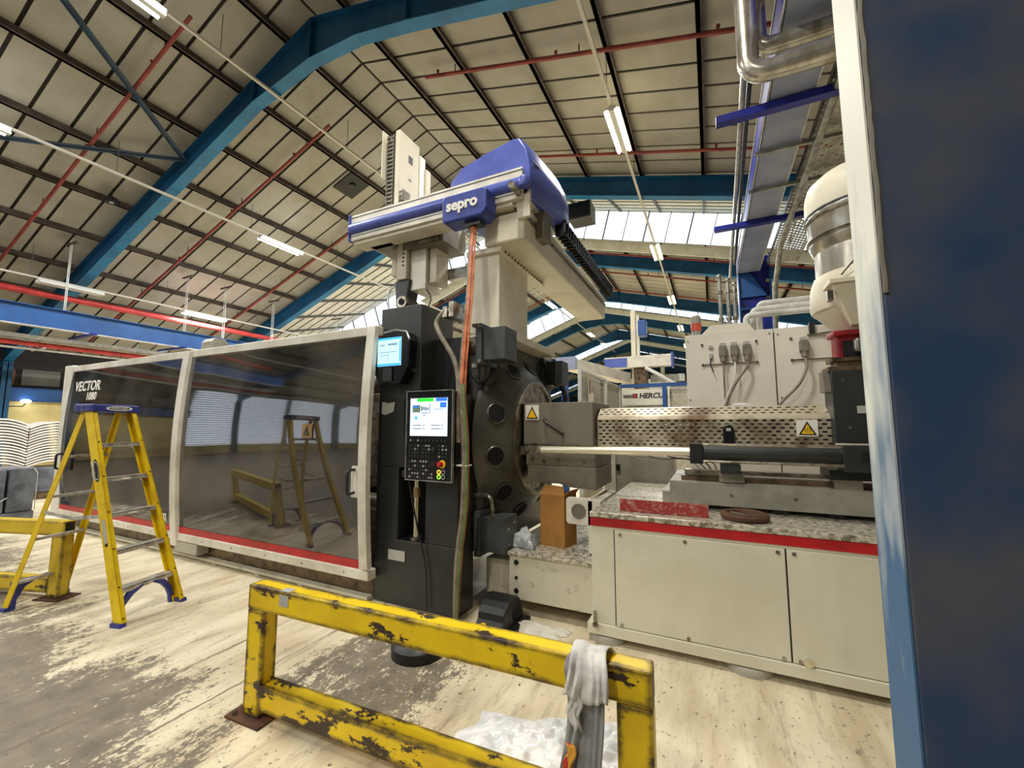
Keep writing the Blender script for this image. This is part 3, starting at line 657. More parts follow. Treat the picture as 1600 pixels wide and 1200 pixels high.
part('boss_rim', xl([(.60, -1.735), (.605, -1.712), (.585, -1.705), (.565, -1.712), (.56, -1.75)]), 'steel', t)
for a in (162, 192, 222, 118, 84, 52, 20, -20, -60, -105):
    c = Vector((-1.835, AY+.77*math.cos(R(a)), AZ+.77*math.sin(R(a)))); nrm = Vector((.22, .17*math.cos(R(a)), .17*math.sin(R(a)))).normalized()
    h = part('bolt_hole', MB().cyl(c-nrm*.1, c+nrm*.012, .085, 18), 'hole_black', t); 
    m = MB(); ring = [c+nrm*.006+(nrm.orthogonal().normalized()*math.cos(2*math.pi*k/18)+nrm.cross(nrm.orthogonal().normalized())*math.sin(2*math.pi*k/18))*.093 for k in range(19)]
    m.tube(ring, .009, 5); part('hole_rim', m, 'platen', h)
part('platen_seam', MB().box(-1.985, -1.975, 3.52, 3.53, .6, 2.4), 'black', t)
for nm, yc, zc in (('n', 3.53, 2.42), ('n', 3.53, .66), ('f', 5.16, 2.32)):
    part('tie_bar_end', MB().cyl((-2.2, yc, zc), (-1.98, yc, zc), .12, 20), 'brown_steel', t)
    pl = part('nut_plate', MB().box(-2.0, -1.935, yc-.165, yc+.165, zc-.2, zc+.2), 'tower_block', t, .006)
    part('nut_cover', MB().box(-1.935, -1.70, yc-.13, yc+.13, zc-.155, zc+.155), 'tower_block', t, .004)
    for dy, dz in ((.06, .09), (-.06, .05), (.07, -.05), (-.05, -.09)): part('cover_screw', MB().cyl((-1.70, yc+dy, zc+dz), (-1.695, yc+dy, zc+dz), .010, 6), 'chrome', pl)
    for dz in (-.165, .165): part('plate_bolt', MB().cyl((-1.95, yc-.18, zc+dz), (-1.95, yc-.165, zc+dz), .018, 8), 'steel', pl)
part('hose', MB().tube(spline([(-2.06, 3.42, 2.14), (-1.99, 3.42, 2.06), (-1.90, 3.42, 2.10), (-1.87, 3.42, 2.26)]), .018, 7), 'black', t)
part('hose', MB().tube(spline([(-1.93, 4.9, 2.5), (-1.85, 4.95, 2.3), (-1.80, 5.05, 2.16), (-1.74, 5.15, 2.2)]), .022, 7), 'black', t)
for k in range(3): part('hose', MB().tube(spline([(-1.80, 5.2+.06*k, 2.2), (-1.74, 5.22+.06*k, 2.0), (-1.80, 5.2+.05*k, 1.8), (-1.75, 5.2, 1.5)]), .016, 6), 'black', t)
part('conduit_pipe', MB().tube(spline([(-2.02, 3.40, 1.0), (-1.90, 3.40, 1.01), (-1.84, 3.40, .97), (-1.82, 3.40, .82)]), .018, 8), 'steel', t)
part('tie_bar_collar', MB().box(-2.06, -2.0, 3.40, 3.70, 2.20, 2.24).box(-2.06, -2.0, 3.40, 3.70, 2.60, 2.63), 'steel', t)

# ------------------------------------------------------------------ control panel on its post, robot pendant
t = thing('operator_console', (-2.5, 3.2, .59), 'operator control panel with colour screen and keys on a chrome post', 'control panel')
part('panel_post', MB().cyl((-2.52, 3.2, .59), (-2.52, 3.2, 1.2), .034, 14), 'chrome', t); part('post_foot', MB().cyl((-2.52, 3.2, .59), (-2.52, 3.2, .615), .06, 16), 'steel', t)
part('tape_wrap', MB().cyl((-2.52, 3.2, .98), (-2.52, 3.2, 1.07), .037, 14), 'tape', t)
hs = part('panel_case', MB().box(-2.455, -1.975, 2.955, 3.08, 1.175, 1.945), 'black_gloss', t, .008)
part('panel_trim', MB().box(-2.462, -2.455, 2.945, 2.975, 1.168, 1.952).box(-1.975, -1.968, 2.945, 2.975, 1.168, 1.952).box(-2.455, -1.975, 2.945, 2.975, 1.168, 1.175).box(-2.455, -1.975, 2.945, 2.975, 1.945, 1.952), 'galv', hs)
part('panel_mount', MB().box(-2.56, -2.44, 3.02, 3.23, 1.18, 1.24), 'black', t)
yb = 2.95
scr = part('screen', MB().box(-2.42, -2.025, yb, yb+.006, 1.555, 1.885), 'scr_white', t, label='lit colour screen with green and blue header')
def sq(x0, x1, z0, z1, m, nm, par, y=yb-.0015): return part(nm, MB().box(x0, x1, y, y+.002, z0, z1), m, par)
sq(-2.345, -2.17, 1.855, 1.883, 'scr_green', 'screen_header', scr); sq(-2.145, -2.027, 1.855, 1.884, 'scr_blue', 'screen_header', scr)
sq(-2.395, -2.31, 1.76, 1.825, 'scr_olive', 'screen_picture', scr); sq(-2.385, -2.33, 1.80, 1.82, 'scr_blue', 'screen_picture', scr, yb-.003)
for k in range(4): sq(-2.30+.022*k, -2.288+.022*k, 1.775+.006*(k % 2), 1.815-.004*k, 'scr_dark', 'screen_picture', scr)
sq(-2.30, -2.22, 1.752, 1.757, 'scr_dark', 'screen_line', scr); sq(-2.212, -2.207, 1.75, 1.84, 'scr_dark', 'screen_line', scr)
sq(-2.10, -2.035, 1.80, 1.845, 'scr_blue', 'screen_picture', scr); sq(-2.17, -2.06, 1.785, 1.789, 'scr_dark', 'screen_line', scr); sq(-2.37, -2.34, 1.70, 1.725, 'scr_sky', 'screen_picture', scr)
for zz_ in (1.645, 1.615):
    for x in (-2.385, -2.19): sq(x, x+.09, zz_, zz_+.006, 'scr_dark', 'screen_line', scr); sq(x+.105, x+.125, zz_, zz_+.006, 'scr_dark', 'screen_line', scr)
sq(-2.28, -2.25, 1.73, 1.735, 'scr_dark', 'screen_line', scr)
keys = []
for r_, z in enumerate((1.515, 1.47, 1.44, 1.41, 1.38, 1.335, 1.295, 1.262, 1.230, 1.20)):
    for c_ in range(10 if r_ == 0 else 7 if r_ < 5 else 8 if r_ < 8 else 9):
        x = -2.42+.041*c_ if r_ == 0 else (-2.425+.030*c_+(.025 if c_ > 3 and r_ < 5 else 0))
        keys.append((x, z))
    if 0 < r_ < 5:
        for c_ in range(3): keys.append((-2.11+.035*c_, z))
for x, z in keys: part('key', MB().box(x, x+.017, yb-.001, yb+.006, z-.008, z+.008), 'key_grey' if random.random() < .35 else 'dark_grey', t)
part('dial', MB().cyl((-2.165, yb-.006, 1.44), (-2.165, yb+.005, 1.44), .018, 14), 'dark_grey', t)
part('selector_knob', MB().cyl((-2.145, yb-.03, 1.318), (-2.145, yb+.005, 1.318), .022, 14), 'black', t); part('emergency_ring', MB().cyl((-2.07, yb-.004, 1.318), (-2.07, yb+.005, 1.318), .034, 16), 'sign_yellow', t)
part('emergency_stop', MB().cyl((-2.085, yb-.035, 1.318), (-2.075, yb, 1.318), .022, 14), 'red_stripe', t)
for x, z, m in ((-2.10, 1.252, 'led_amber'), (-2.055, 1.252, 'key_grey'), (-2.10, 1.212, 'led_green'), (-2.055, 1.212, 'key_grey')):
    ring = [(x+.016*math.cos(2*math.pi*k/14), yb-.003, z+.016*math.sin(2*math.pi*k/14)) for k in range(15)]
    part('push_button', MB().tube(ring, .0045, 5), m, t)
part('side_socket', MB().cyl((-1.966, 3.02, 1.45), (-1.96, 3.02, 1.45), .02, 12).cyl((-1.966, 3.02, 1.40), (-1.96, 3.02, 1.40), .02, 12), 'black', t)
part('panel_cable', MB().tube(spline([(-2.62, 3.10, 1.9), (-2.60, 3.09, 1.5), (-2.53, 3.1, 1.1), (-2.42, 3.08, .75), (-2.33, 3.09, .4), (-2.30, 3.08, .05)]), .008, 6), 'dark_cable', t)

t = thing('robot_pendant', (-2.72, 3.0, 2.05), 'black hand held pendant with pale blue lit screen hung on the tower', 'pendant')
poly = [(-2.87, 2.05), (-2.60, 2.03), (-2.50, 2.2), (-2.49, 2.44), (-2.53, 2.52), (-2.66, 2.545), (-2.80, 2.53), (-2.95, 2.45), (-2.965, 2.38), (-2.94, 2.2)]
part('pendant_case', MB().prism(poly, 3.0, 3.11, 'y'), 'black_gloss', t, .012)
part('pendant_rim', MB().tube([(a, 3.0, b) for a, b in poly[3:7]], .010, 6), 'galv', t)
ps = part('screen', MB().box(-2.865, -2.585, 2.99, 3.0, 2.205, 2.475), 'scr_cyan', t)
yb2 = 2.9885
sq(-2.865, -2.585, 2.455, 2.475, 'scr_sky', 'screen_header', ps, yb2); sq(-2.865, -2.585, 2.205, 2.228, 'scr_sky', 'screen_footer', ps, yb2); sq(-2.60, -2.585, 2.24, 2.44, 'scr_sky', 'screen_bar', ps, yb2)
for k in range(3): sq(-2.83+.018*k, -2.82+.018*k, 2.40, 2.412, 'scr_dark', 'screen_digit', ps, yb2)
for k in range(5): sq(-2.735+.022*k, -2.722+.022*k, 2.40, 2.418, 'scr_dark', 'screen_digit', ps, yb2)
sq(-2.84, -2.63, 2.335, 2.339, 'scr_dark', 'screen_line', ps, yb2); sq(-2.84, -2.75, 2.305, 2.309, 'scr_dark', 'screen_line', ps, yb2); sq(-2.735, -2.732, 2.25, 2.32, 'scr_dark', 'screen_line', ps, yb2)
part('stop_button', MB().cyl((-2.94, 2.975, 2.405), (-2.94, 3.0, 2.405), .024, 12), 'red_cast', t); part('pendant_grip', MB().box(-2.79, -2.68, 2.985, 3.0, 2.06, 2.19), 'black', t)
part('pendant_bracket', MB().box(-2.95, -2.51, 3.09, 3.125, 2.15, 2.19), 'steel', t)

# ------------------------------------------------------------------ cables running down the tower
def cable(name, pts, r, m, label, group=None, cat='cable', n=6):
    return solo(name, MB().tube(spline(pts, n), r, 7), m, label, cat, group, origin=(pts[-1][0], pts[-1][1], pts[-1][2]))
base = [(-2.081, 3.44, 3.66), (-2.055, 3.36, 3.3), (-2.023, 3.28, 2.885), (-1.983, 3.16, 2.49), (-1.94, 3.04, 2.0), (-1.915, 3.02, 1.78), (-1.89, 3.02, 1.51), (-1.885, 3.02, 1.19), (-1.90, 3.03, .93), (-1.94, 3.04, .66), (-1.97, 3.05, .40), (-2.0, 3.08, .02)]
for k, (m, dx, dy, lb) in enumerate((('orange_cable', 0, 0, 'orange motor cable in the bundle down the tower edge, thickest'), ('orange_cable', .022, .02, 'thin orange cable at the right of the bundle by the control panel'), ('grey_cable', -.026, .006, 'grey sheathed cable at the left of the bundle by the control panel'), ('green_cable', .012, -.012, 'green sheathed cable in the bundle by the control panel'), ('grey_cable', -.004, -.02, 'thick grey cable in front of the bundle by the control panel'))):
    pts = [(x+dx*(1 if z > .3 else .6)-(.035 if m == 'orange_cable' and z < 1.9 else 0), y+dy+(.05 if m == 'orange_cable' and z < 1.9 else 0), z) for x, y, z in base]
    if m == 'green_cable' or k == 4: pts = [(x+.008, y, z) for x, y, z in pts[4:]]
    cable('power_cable', pts, (.016, .010, .013, .016, .016)[k], m, lb, 'cables down the tower edge')
solo('cable_tie', MB().box(-1.955, -1.85, 2.99, 3.075, 1.305, 1.315), 'white_cable', 'white cable tie around the cable bundle beside the control panel', 'cable tie')
cable('grey_hose', [(-2.10, 3.14, 2.69), (-2.18, 3.12, 2.70), (-2.26, 3.10, 2.60), (-2.21, 3.08, 2.48), (-2.06, 3.08, 2.25), (-1.99, 3.06, 2.05), (-1.97, 3.03, 1.80), (-1.955, 3.03, 1.5)], .022, 'grey_cable', 'thick grey hose looping from the top of the tower to the cable bundle', None, 'hose')

# ------------------------------------------------------------------ injection side: nozzle guard, barrel, carriage, base
t = thing('nozzle_guard', (-1.36, 4.1, 1.05), 'grey sheet metal nozzle guard box with yellow warning sign', 'guard box')
ng = part('guard_box', MB().box(-1.715, -1.0, 3.85, 4.55, 1.465, 1.87), 'grey_box', t, .006)
part('lower_box', MB().box(-1.69, -.99, 3.86, 4.55, 1.25, 1.465), 'grey_box', t, .006)
part('lower_shroud', MB().prism([(-1.67, 1.10), (-1.60, 1.09), (-1.50, 1.085), (-1.35, 1.09), (-1.22, 1.06), (-.98, 1.05), (-.98, 1.25), (-1.67, 1.25)], 3.845, 4.5, 'y'), 'grey_box', t, .005)
part('warning_sign', MB().box(-1.69, -1.545, 3.842, 3.85, 1.70, 1.85), 'sign_white', ng); part('sign_triangle', MB().prism([(-1.68, 1.712), (-1.555, 1.712), (-1.6175, 1.835)], 3.839, 3.842, 'y'), 'black_print', ng); part('sign_triangle', MB().prism([(-1.662, 1.722), (-1.573, 1.722), (-1.6175, 1.810)], 3.837, 3.839, 'y'), 'sign_yellow', ng)
part('handle', MB().tube(spline([(-1.475, 3.85, 1.695), (-1.465, 3.80, 1.685), (-1.31, 3.80, 1.575), (-1.30, 3.85, 1.565)], 4), .012, 7), 'black', ng)
for x, z in ((-1.62, 1.32), (-1.5, 1.3), (-1.35, 1.32), (-1.1, 1.31)): part('guard_screw', MB().cyl((x, 3.85, z), (x, 3.862, z), .012, 8), 'brown_steel', t)
part('guard_seam', MB().box(-1.71, -1.0, 3.846, 3.856, 1.455, 1.47), 'steel', t)

t = thing('injection_unit', (.2, 4.2, .97), 'injection barrel under a perforated steel cover on its carriage', 'injection unit')
# perforated cover: sheet with real slots, folded over the top edge
prof = [(3.95, 1.44), (3.95, 1.70), (3.955, 1.715), (3.968, 1.728), (3.985, 1.740), (4.10, 1.815), (4.50, 1.83)]
cum = [0]
for (a, b), (c, d) in zip(prof[:-1], prof[1:]): cum.append(cum[-1]+math.hypot(c-a, d-b))
def onprof(s_):
    for i in range(len(cum)-1):
        if s_ <= cum[i+1]+1e-9: f = (s_-cum[i])/(cum[i+1]-cum[i]); return (prof[i][0]+(prof[i+1][0]-prof[i][0])*f, prof[i][1]+(prof[i+1][1]-prof[i][1])*f)
    return prof[-1]
cov = MB(); CX0, CX1 = -.985, .85; CW = .0612; nc = int(round((CX1-CX0)/CW)); rows = [(.0, .022, 0)]
s_ = .022
for k in range(8): rows.append((s_, s_+.030, 1)); s_ += .030
rows.append((s_, s_+.018, 0)); s_ += .018
for k in range(4): rows.append((s_, cum[1]+(cum[4]-cum[1])*(k+1)/4, 0)) if False else None
step_ = (cum[4]-s_)/4
for k in range(4): rows.append((s_, s_+step_, 0)); s_ += step_
for k in range(3): rows.append((s_, s_+.041, 1)); s_ += .041
rows.append((s_, cum[-1], 0))
def qv(x, sv): y, z = onprof(sv); return (x, y, z)
for ri, (s0, s1, hole) in enumerate(rows):
    if not hole:
        b0 = len(cov.v); cov.v += [qv(CX0, s0), qv(CX1, s0), qv(CX1, s1), qv(CX0, s1)]; cov.face([b0, b0+1, b0+2, b0+3]); continue
    off = CW/2 if ri % 2 else 0; xs = [CX0]+[CX0+off+CW*k for k in range(1 if not off else 0, nc)]+[CX1]
    for xa, xb in zip(xs[:-1], xs[1:]):
        b0 = len(cov.v); xm, sm = (xa+xb)/2, (s0+s1)/2
        outer = [(xa, s0), (xm, s0), (xb, s0), (xb, sm), (xb, s1), (xm, s1), (xa, s1), (xa, sm)]
        if xb-xa < .05: cov.v += [qv(*outer[i]) for i in (0, 2, 4, 6)]; cov.face([b0, b0+1, b0+2, b0+3]); continue
        hw, hh = .0175, .0075
        inner = [(xm-hw*.75, sm-hh), (xm, sm-hh), (xm+hw*.75, sm-hh), (xm+hw, sm), (xm+hw*.75, sm+hh), (xm, sm+hh), (xm-hw*.75, sm+hh), (xm-hw, sm)]
        cov.v += [qv(*q) for q in outer]+[qv(*q) for q in inner]
        for k in range(8): m = (k+1) % 8; cov.face([b0+k, b0+m, b0+8+m, b0+8+k])
bc = part('barrel_cover', cov, 'barrel', t, label='perforated dirty steel cover with rows of slots')
part('heater_barrel', MB().cyl((-1.0, 4.26, 1.60), (.9, 4.26, 1.60), .12, 20), 'barrel_in', t)
for k in range(9): part('heater_band', MB().cyl((-.9+.2*k, 4.26, 1.60), (-.74+.2*k, 4.26, 1.60), .135, 20), 'steel', t)
part('back_cover', MB().box(CX0, CX1, 4.50, 4.506, 1.44, 1.83), 'barrel_in', t)
part('hot_sign', MB().box(.605, .745, 3.938, 3.946, 1.56, 1.69), 'sign_white', bc); part('sign_triangle', MB().prism([(.617, 1.572), (.735, 1.572), (.676, 1.678)], 3.935, 3.938, 'y'), 'black_print', bc); part('sign_triangle', MB().prism([(.634, 1.580), (.718, 1.580), (.676, 1.657)], 3.933, 3.935, 'y'), 'sign_yellow', bc)
for k in range(3): part('heat_wave', MB().tube([(.66+.016*k+.004*math.sin(i*1.3), 3.932, 1.59+.005*i) for i in range(9)], .002, 4), 'black_print', bc)
part('cover_handle', MB().prism([(.085, 1.48), (.165, 1.48), (.165, 1.62), (.15, 1.645), (.125, 1.652), (.10, 1.645), (.085, 1.62)], 3.86, 3.95, 'y'), 'black_gloss', t, .006); part('handle_label', MB().box(.108, .142, 3.855, 3.86, 1.60, 1.625), 'label_grey', t)
# traverse cylinder
part('piston_rod', MB().cyl((-1.47, 3.7, 1.415), (-.12, 3.7, 1.432), .035, 16), 'rod_steel', t); part('rod_collar', MB().cyl((-.36, 3.7, 1.429), (-.33, 3.7, 1.4295), .034, 14), 'steel', t)
part('rod_clevis', MB().box(-1.66, -1.49, 3.66, 3.68, 1.37, 1.45).box(-1.66, -1.49, 3.72, 3.74, 1.37, 1.45).cyl((-1.60, 3.64, 1.41), (-1.60, 3.76, 1.41), .022, 10).cyl((-1.5, 3.7, 1.415), (-1.46, 3.7, 1.415), .042, 6), 'steel', t)
part('cylinder_head', MB().box(-.165, -.07, 3.62, 3.78, 1.345, 1.505), 'black', t, .004)
part('cylinder_tube', MB().cyl((-.07, 3.7, 1.428), (.82, 3.7, 1.428), .056, 20), 'dark_grey', t)
for dz in (-.063, .066): part('tie_rod', MB().cyl((-.07, 3.63, 1.43+dz), (.82, 3.63, 1.43+dz), .011, 8), 'steel', t)
part('cylinder_end', MB().box(.82, 1.25, 3.62, 3.80, 1.325, 1.505), 'dark_grey', t, .004); part('end_window', MB().box(.92, .97, 3.615, 3.62, 1.40, 1.47), 'black', t)
# feed block, throat
part('feed_block', MB().box(.83, 1.35, 3.84, 4.08, 1.515, 2.055), 'dark_grey', t, .006); part('feed_block_edge', MB().prism([(3.86, 1.9), (4.02, 1.9), (4.02, 2.06), (3.90, 2.06)], .79, .83, 'x'), 'grey_box', t)
for x, z in ((.90, 1.98), (.92, 1.63)): part('block_bolt', MB().cyl((x, 3.835, z), (x, 3.845, z), .012, 8), 'chrome', t)
part('block_label', MB().box(.97, 1.06, 3.832, 3.84, 1.735, 1.79), 'label_grey', t)
part('throat_flange', MB().box(.82, 1.3, 3.85, 4.06, 2.055, 2.09).box(.88, 1.26, 3.88, 4.06, 2.09, 2.13), 'brown_steel', t, .004)
# slide
part('slide_bed', MB().box(-.34, 1.7, 3.8, 4.7, 1.0, 1.185), 'grey_panel', t, .006); part('slide_rail', MB().box(-.25, 1.7, 3.86, 3.95, 1.185, 1.225), 'brown_steel', t); part('slide_rail', MB().box(-.22, .06, 3.84, 3.97, 1.235, 1.275).box(.2, 1.7, 3.86, 3.95, 1.245, 1.275), 'steel', t)
part('slide_block', MB().box(.04, .22, 3.80, 4.0, 1.19, 1.26), 'grey_panel', t, .004); part('slide_block', MB().box(.80, .96, 3.80, 4.0, 1.18, 1.26), 'grey_panel', t, .004)
part('carriage_foot', MB().box(.05, .19, 3.66, 3.9, 1.27, 1.345), 'dark_grey', t, .004); part('carriage_beam', MB().box(.75, 1.6, 3.7, 4.0, 1.26, 1.33), 'black', t)
part('bed_step', MB().box(-.40, -.34, 3.8, 4.4, 1.0, 1.09), 'grey_panel', t)
for x in (.12, .55): part('bed_bolt', MB().cyl((x, 3.795, 1.09), (x, 3.80, 1.09), .012, 8), 'steel', t)
for x in (-.1, .45, .8): part('bed_foot', MB().box(x-.05, x+.05, 3.82, 3.95, .97, 1.0), 'black', t)

t = thing('base_cabinet', (.2, 4.2, 0), 'cream injection base cabinet with red stripe and round levelling feet', 'machine base')
bx = part('base_body', MB().box(-.895, 1.95, 3.315, 5.25, .135, .93), 'cream', t, .006)
part('plinth', MB().box(-.93, 1.95, 3.29, 5.25, .058, .135), 'cream', t, .004)
part('red_stripe', MB().box(-.897, 1.95, 3.306, 3.3155, .862, .925), 'red_stripe', t)
part('deck_edge', MB().box(-.90, 1.95, 3.295, 3.36, .93, .968), 'checker', t, .003); part('deck', MB().box(-.90, 1.95, 3.36, 5.2, .93, .966), 'checker', t)
for x0, x1 in ((-.708, .398), (.408, 1.6)):
    fp = part('front_panel', MB().box(x0, x1, 3.303, 3.314, .14, .838), 'cream', t, .003)
    for x in (x0+.04, x0+.5, x1-.04):
        for z in (.155, .815): part('panel_screw', MB().cyl((x, 3.297, z), (x, 3.304, z), .013, 10), 'steel', fp)
for x in (-.7115, .403): part('panel_seam', MB().box(x-.0045, x+.0045, 3.309, 3.315, .14, .84), 'black', t)
part('panel_lock', MB().cyl((.49, 3.285, .16), (.49, 3.304, .16), .026, 14), 'chrome', t)
for x in (-.80, .16, 1.2):
    part('levelling_foot', MB().lathe((x, 3.42, 0), [(.15, 0), (.15, .035), (.14, .05), (.05, .058)], 22), 'grey_panel', t)
part('foot_bolt', MB().cyl((-.86, 3.26, .13), (-.86, 3.26, .24), .013, 8).cyl((-.86, 3.26, .13), (-.86, 3.26, .15), .024, 6), 'steel', t)
part('low_base', MB().box(-1.68, -.895, 3.45, 5.2, .125, .50).box(-1.97, -1.68, 3.55, 5.2, .1, .41), 'cream_dirty', t, .006)
part('low_deck', MB().box(-1.69, -.895, 3.43, 5.2, .50, .528), 'checker', t, .003)
for z in (.44, .31, .20): part('base_hole', MB().cyl((-1.61, 3.44, z), (-1.61, 3.452, z), .022 if z != .31 else .014, 10), 'black', t)
part('side_plate', MB().prism([(-1.20, .80), (-1.18, .78), (-.98, .78), (-.96, .80), (-.96, .99), (-.98, 1.01), (-1.18, 1.01), (-1.20, .99)], 3.62, 3.66, 'y'), 'off_white', t, .004)
part('side_plate_hole', MB().cyl((-1.085, 3.612, .895), (-1.085, 3.622, .895), .065, 20), 'grey_box', t); part('side_case', MB().box(-1.0, -.895, 3.62, 4.3, .55, .99), 'cream', t)
t = thing('levelling_mount', (-1.64, 3.2, 0), 'black cast levelling mount on the floor below the cream base', 'machine foot')
part('mount_body', MB().prism([(3.02, 0), (3.38, 0), (3.40, .08)]+[(3.20+.17*math.cos(R(a)), .11+.14*math.sin(R(a))) for a in range(0, 181, 20)]+[(3.0, .08)], -1.76, -1.52, 'x'), 'black', t, .01)
part('mount_plate', MB().box(-1.82, -1.46, 2.98, 3.42, 0, .03), 'black', t, .004); part('mount_eye', MB().cyl((-1.522, 3.24, .10), (-1.512, 3.24, .10), .05, 14), 'hole_black', t); part('yellow_mark', MB().box(-1.70, -1.66, 2.985, 2.995, .03, .10), 'sign_yellow', t)
solo('rubber_foot', MB().lathe((-2.0, 2.6, 0), [(.20, 0), (.20, .07), (.17, .10), (.03, .11)], 24), 'black', 'round black rubber foot on the floor behind the worn yellow barrier', 'machine foot')
# loose things on the deck
solo('red_plate', MB().box(-.69, -.045, 3.44, 3.462, .968, 1.06).box(-.69, -.045, 3.462, 3.52, .968, .975), 'red_dirty', 'worn red steel plate standing on the cream machine deck', 'plate', bevel=.002)
t = thing('hand_wheel', (.19, 3.52, .968), 'dark round hand wheel lying on the machine deck', 'wheel')
part('wheel_rim', MB().tube([(.19+.135*math.cos(2*math.pi*k/28), 3.52+.135*math.sin(2*math.pi*k/28), .995) for k in range(29)], .026, 8), 'rust', t)
for k in range(3): part('wheel_spoke', MB().cyl((.19, 3.52, .995), (.19+.12*math.cos(2.1*k+.4), 3.52+.12*math.sin(2.1*k+.4), .995), .012, 6), 'steel', t)
t = thing('cardboard_box', (-1.36, 3.85, .528), 'tall open brown cardboard box on the low machine deck', 'box')
part('box_body', MB().prism([(-1.50, 3.75), (-1.25, 3.72), (-1.20, 3.93), (-1.45, 3.97)], .528, 1.0, 'z'), 'cardboard', t)
part('box_flap', MB().hexa([(-1.50, 3.75, 1.0), (-1.25, 3.72, 1.0), (-1.27, 3.76, 1.075), (-1.47, 3.79, 1.085)]+[(-1.50, 3.755, 1.0), (-1.25, 3.725, 1.0), (-1.27, 3.765, 1.075), (-1.47, 3.795, 1.085)]), 'cardboard', t)
part('box_flap', MB().hexa([(-1.25, 3.72, 1.0), (-1.20, 3.93, 1.0), (-1.16, 3.92, 1.05), (-1.19, 3.74, 1.05)]+[(-1.255, 3.72, 1.0), (-1.205, 3.93, 1.0), (-1.165, 3.92, 1.05), (-1.195, 3.74, 1.05)]), 'cardboard', t)
def crumple(name, cx, cy, cz, sx_, sy_, h, m, label, cat, n=22, seed=1, freq=9., rot=0.):
    rnd = random.Random(seed); mb = MB(); ph = [(rnd.uniform(0, 6), rnd.uniform(.5, 1.5)*freq, rnd.uniform(0, 3.14)) for _ in range(9)]
    def f(u, v):
        e = max(0, 1-max(abs(u), abs(v))**3); s = 0
        for p_, q_, a_ in ph: s += abs(math.sin((u*math.cos(a_)+v*math.sin(a_))*q_+p_))
        return .004+e*h*(.25+.75*(s/9)**1.5*1.6)
    for i in range(n+1):
        for j in range(n+1):
            u, v = 2*i/n-1, 2*j/n-1; r_ = 1+.12*math.sin(3*math.atan2(v, u)+seed)+.05*math.sin(9*math.atan2(v, u))
            x, y = u*sx_*r_, v*sy_*r_; mb.v.append((cx+x*math.cos(rot)-y*math.sin(rot), cy+x*math.sin(rot)+y*math.cos(rot), cz+f(u, v)))
    for i in range(n):
        for j in range(n): a = i*(n+1)+j; mb.face([a, a+n+1, a+n+2, a+1], True)
    return solo(name, mb, m, label, cat, origin=(cx, cy, cz))
crumple('plastic_scrap', -1.62, 3.66, .53, .12, .10, .14, 'plastic_wrap', 'crumpled clear plastic scrap beside the cardboard box', 'plastic scrap', 14, 4, 6.)
crumple('paper_scrap', -1.32, 3.25, .0, .22, .09, .05, 'off_white', 'torn pale paper scrap on the floor below the low machine base', 'paper', 16, 6, 7.)
crumple('plastic_sheet', -.80, 2.10, .0, .44, .27, .065, 'bag', 'crumpled white plastic sheet on the floor behind the yellow barrier', 'plastic sheet', 90, 11, 11., .25)

# ------------------------------------------------------------------ take-out robot on top of the platen
t = thing('takeout_robot', (-2.1, 4.1, 2.52), 'cream and blue take-out robot standing on top of the platen', 'robot')
part('robot_foot', MB().box(-2.30, -1.78, 3.70, 5.0, 2.52, 2.60), 'robot_cream', t, .006)
part('pillar', MB().box(-2.27, -1.92, 3.70, 4.44, 2.60, 3.52), 'robot_cream', t, .012)
part('pillar_cap', MB().box(-2.30, -1.88, 3.66, 4.9, 3.44, 3.50), 'robot_cream', t, .006)
for k in range(14): part('cap_bolt', MB().cyl((-1.875, 3.75+.08*k, 3.455), (-1.865, 3.75+.08*k, 3.455), .014, 6), 'brown_steel', t)
mbm = part('main_beam', MB().box(-2.06, -1.60, 3.62, 7.12, 3.50, 3.80), 'robot_cream', t, .02)
part('beam_rail', MB().box(-1.66, -1.58, 3.60, 7.14, 3.80, 3.84).box(-1.72, -1.62, 3.60, 7.14, 3.84, 3.90), 'alu', mbm, .003)
part('rack_strip', MB().box(-1.60, -1.585, 3.62, 7.12, 3.72, 3.76), 'steel', mbm)
for k in range(26): part('rail_bolt', MB().cyl((-1.585, 3.75+.13*k, 3.74), (-1.578, 3.75+.13*k, 3.74), .010, 6), 'brown_steel', mbm)
part('end_stop', MB().box(-1.66, -1.52, 3.58, 3.62, 3.70, 3.98), 'robot_cream', t, .004); part('buffer', MB().cyl((-1.62, 3.36, 3.93), (-1.62, 3.58, 3.93), .035, 12), 'steel', t)
part('carriage', MB().box(-1.66, -1.50, 3.92, 4.12, 3.62, 3.92), 'grey_box', t, .004); part('carriage_plate', MB().box(-2.2, -1.56, 3.60, 4.5, 3.90, 3.96), 'alu', t, .004)
# cable tray of the traverse: open ladder of links
ct = part('traverse_tray', MB().box(-1.50, -1.49, 4.3, 6.9, 3.80, 3.84).box(-1.50, -1.49, 4.3, 6.9, 3.98, 4.0), 'dark_grey', t)
for k in range(26): part('chain_link', MB().box(-1.52, -1.40, 4.32+.1*k, 4.345+.1*k, 3.80, 3.97).box(-1.415, -1.40, 4.32+.1*k, 4.40+.1*k, 3.80, 3.83).box(-1.415, -1.40, 4.32+.1*k, 4.40+.1*k, 3.94, 3.97), 'black', ct)
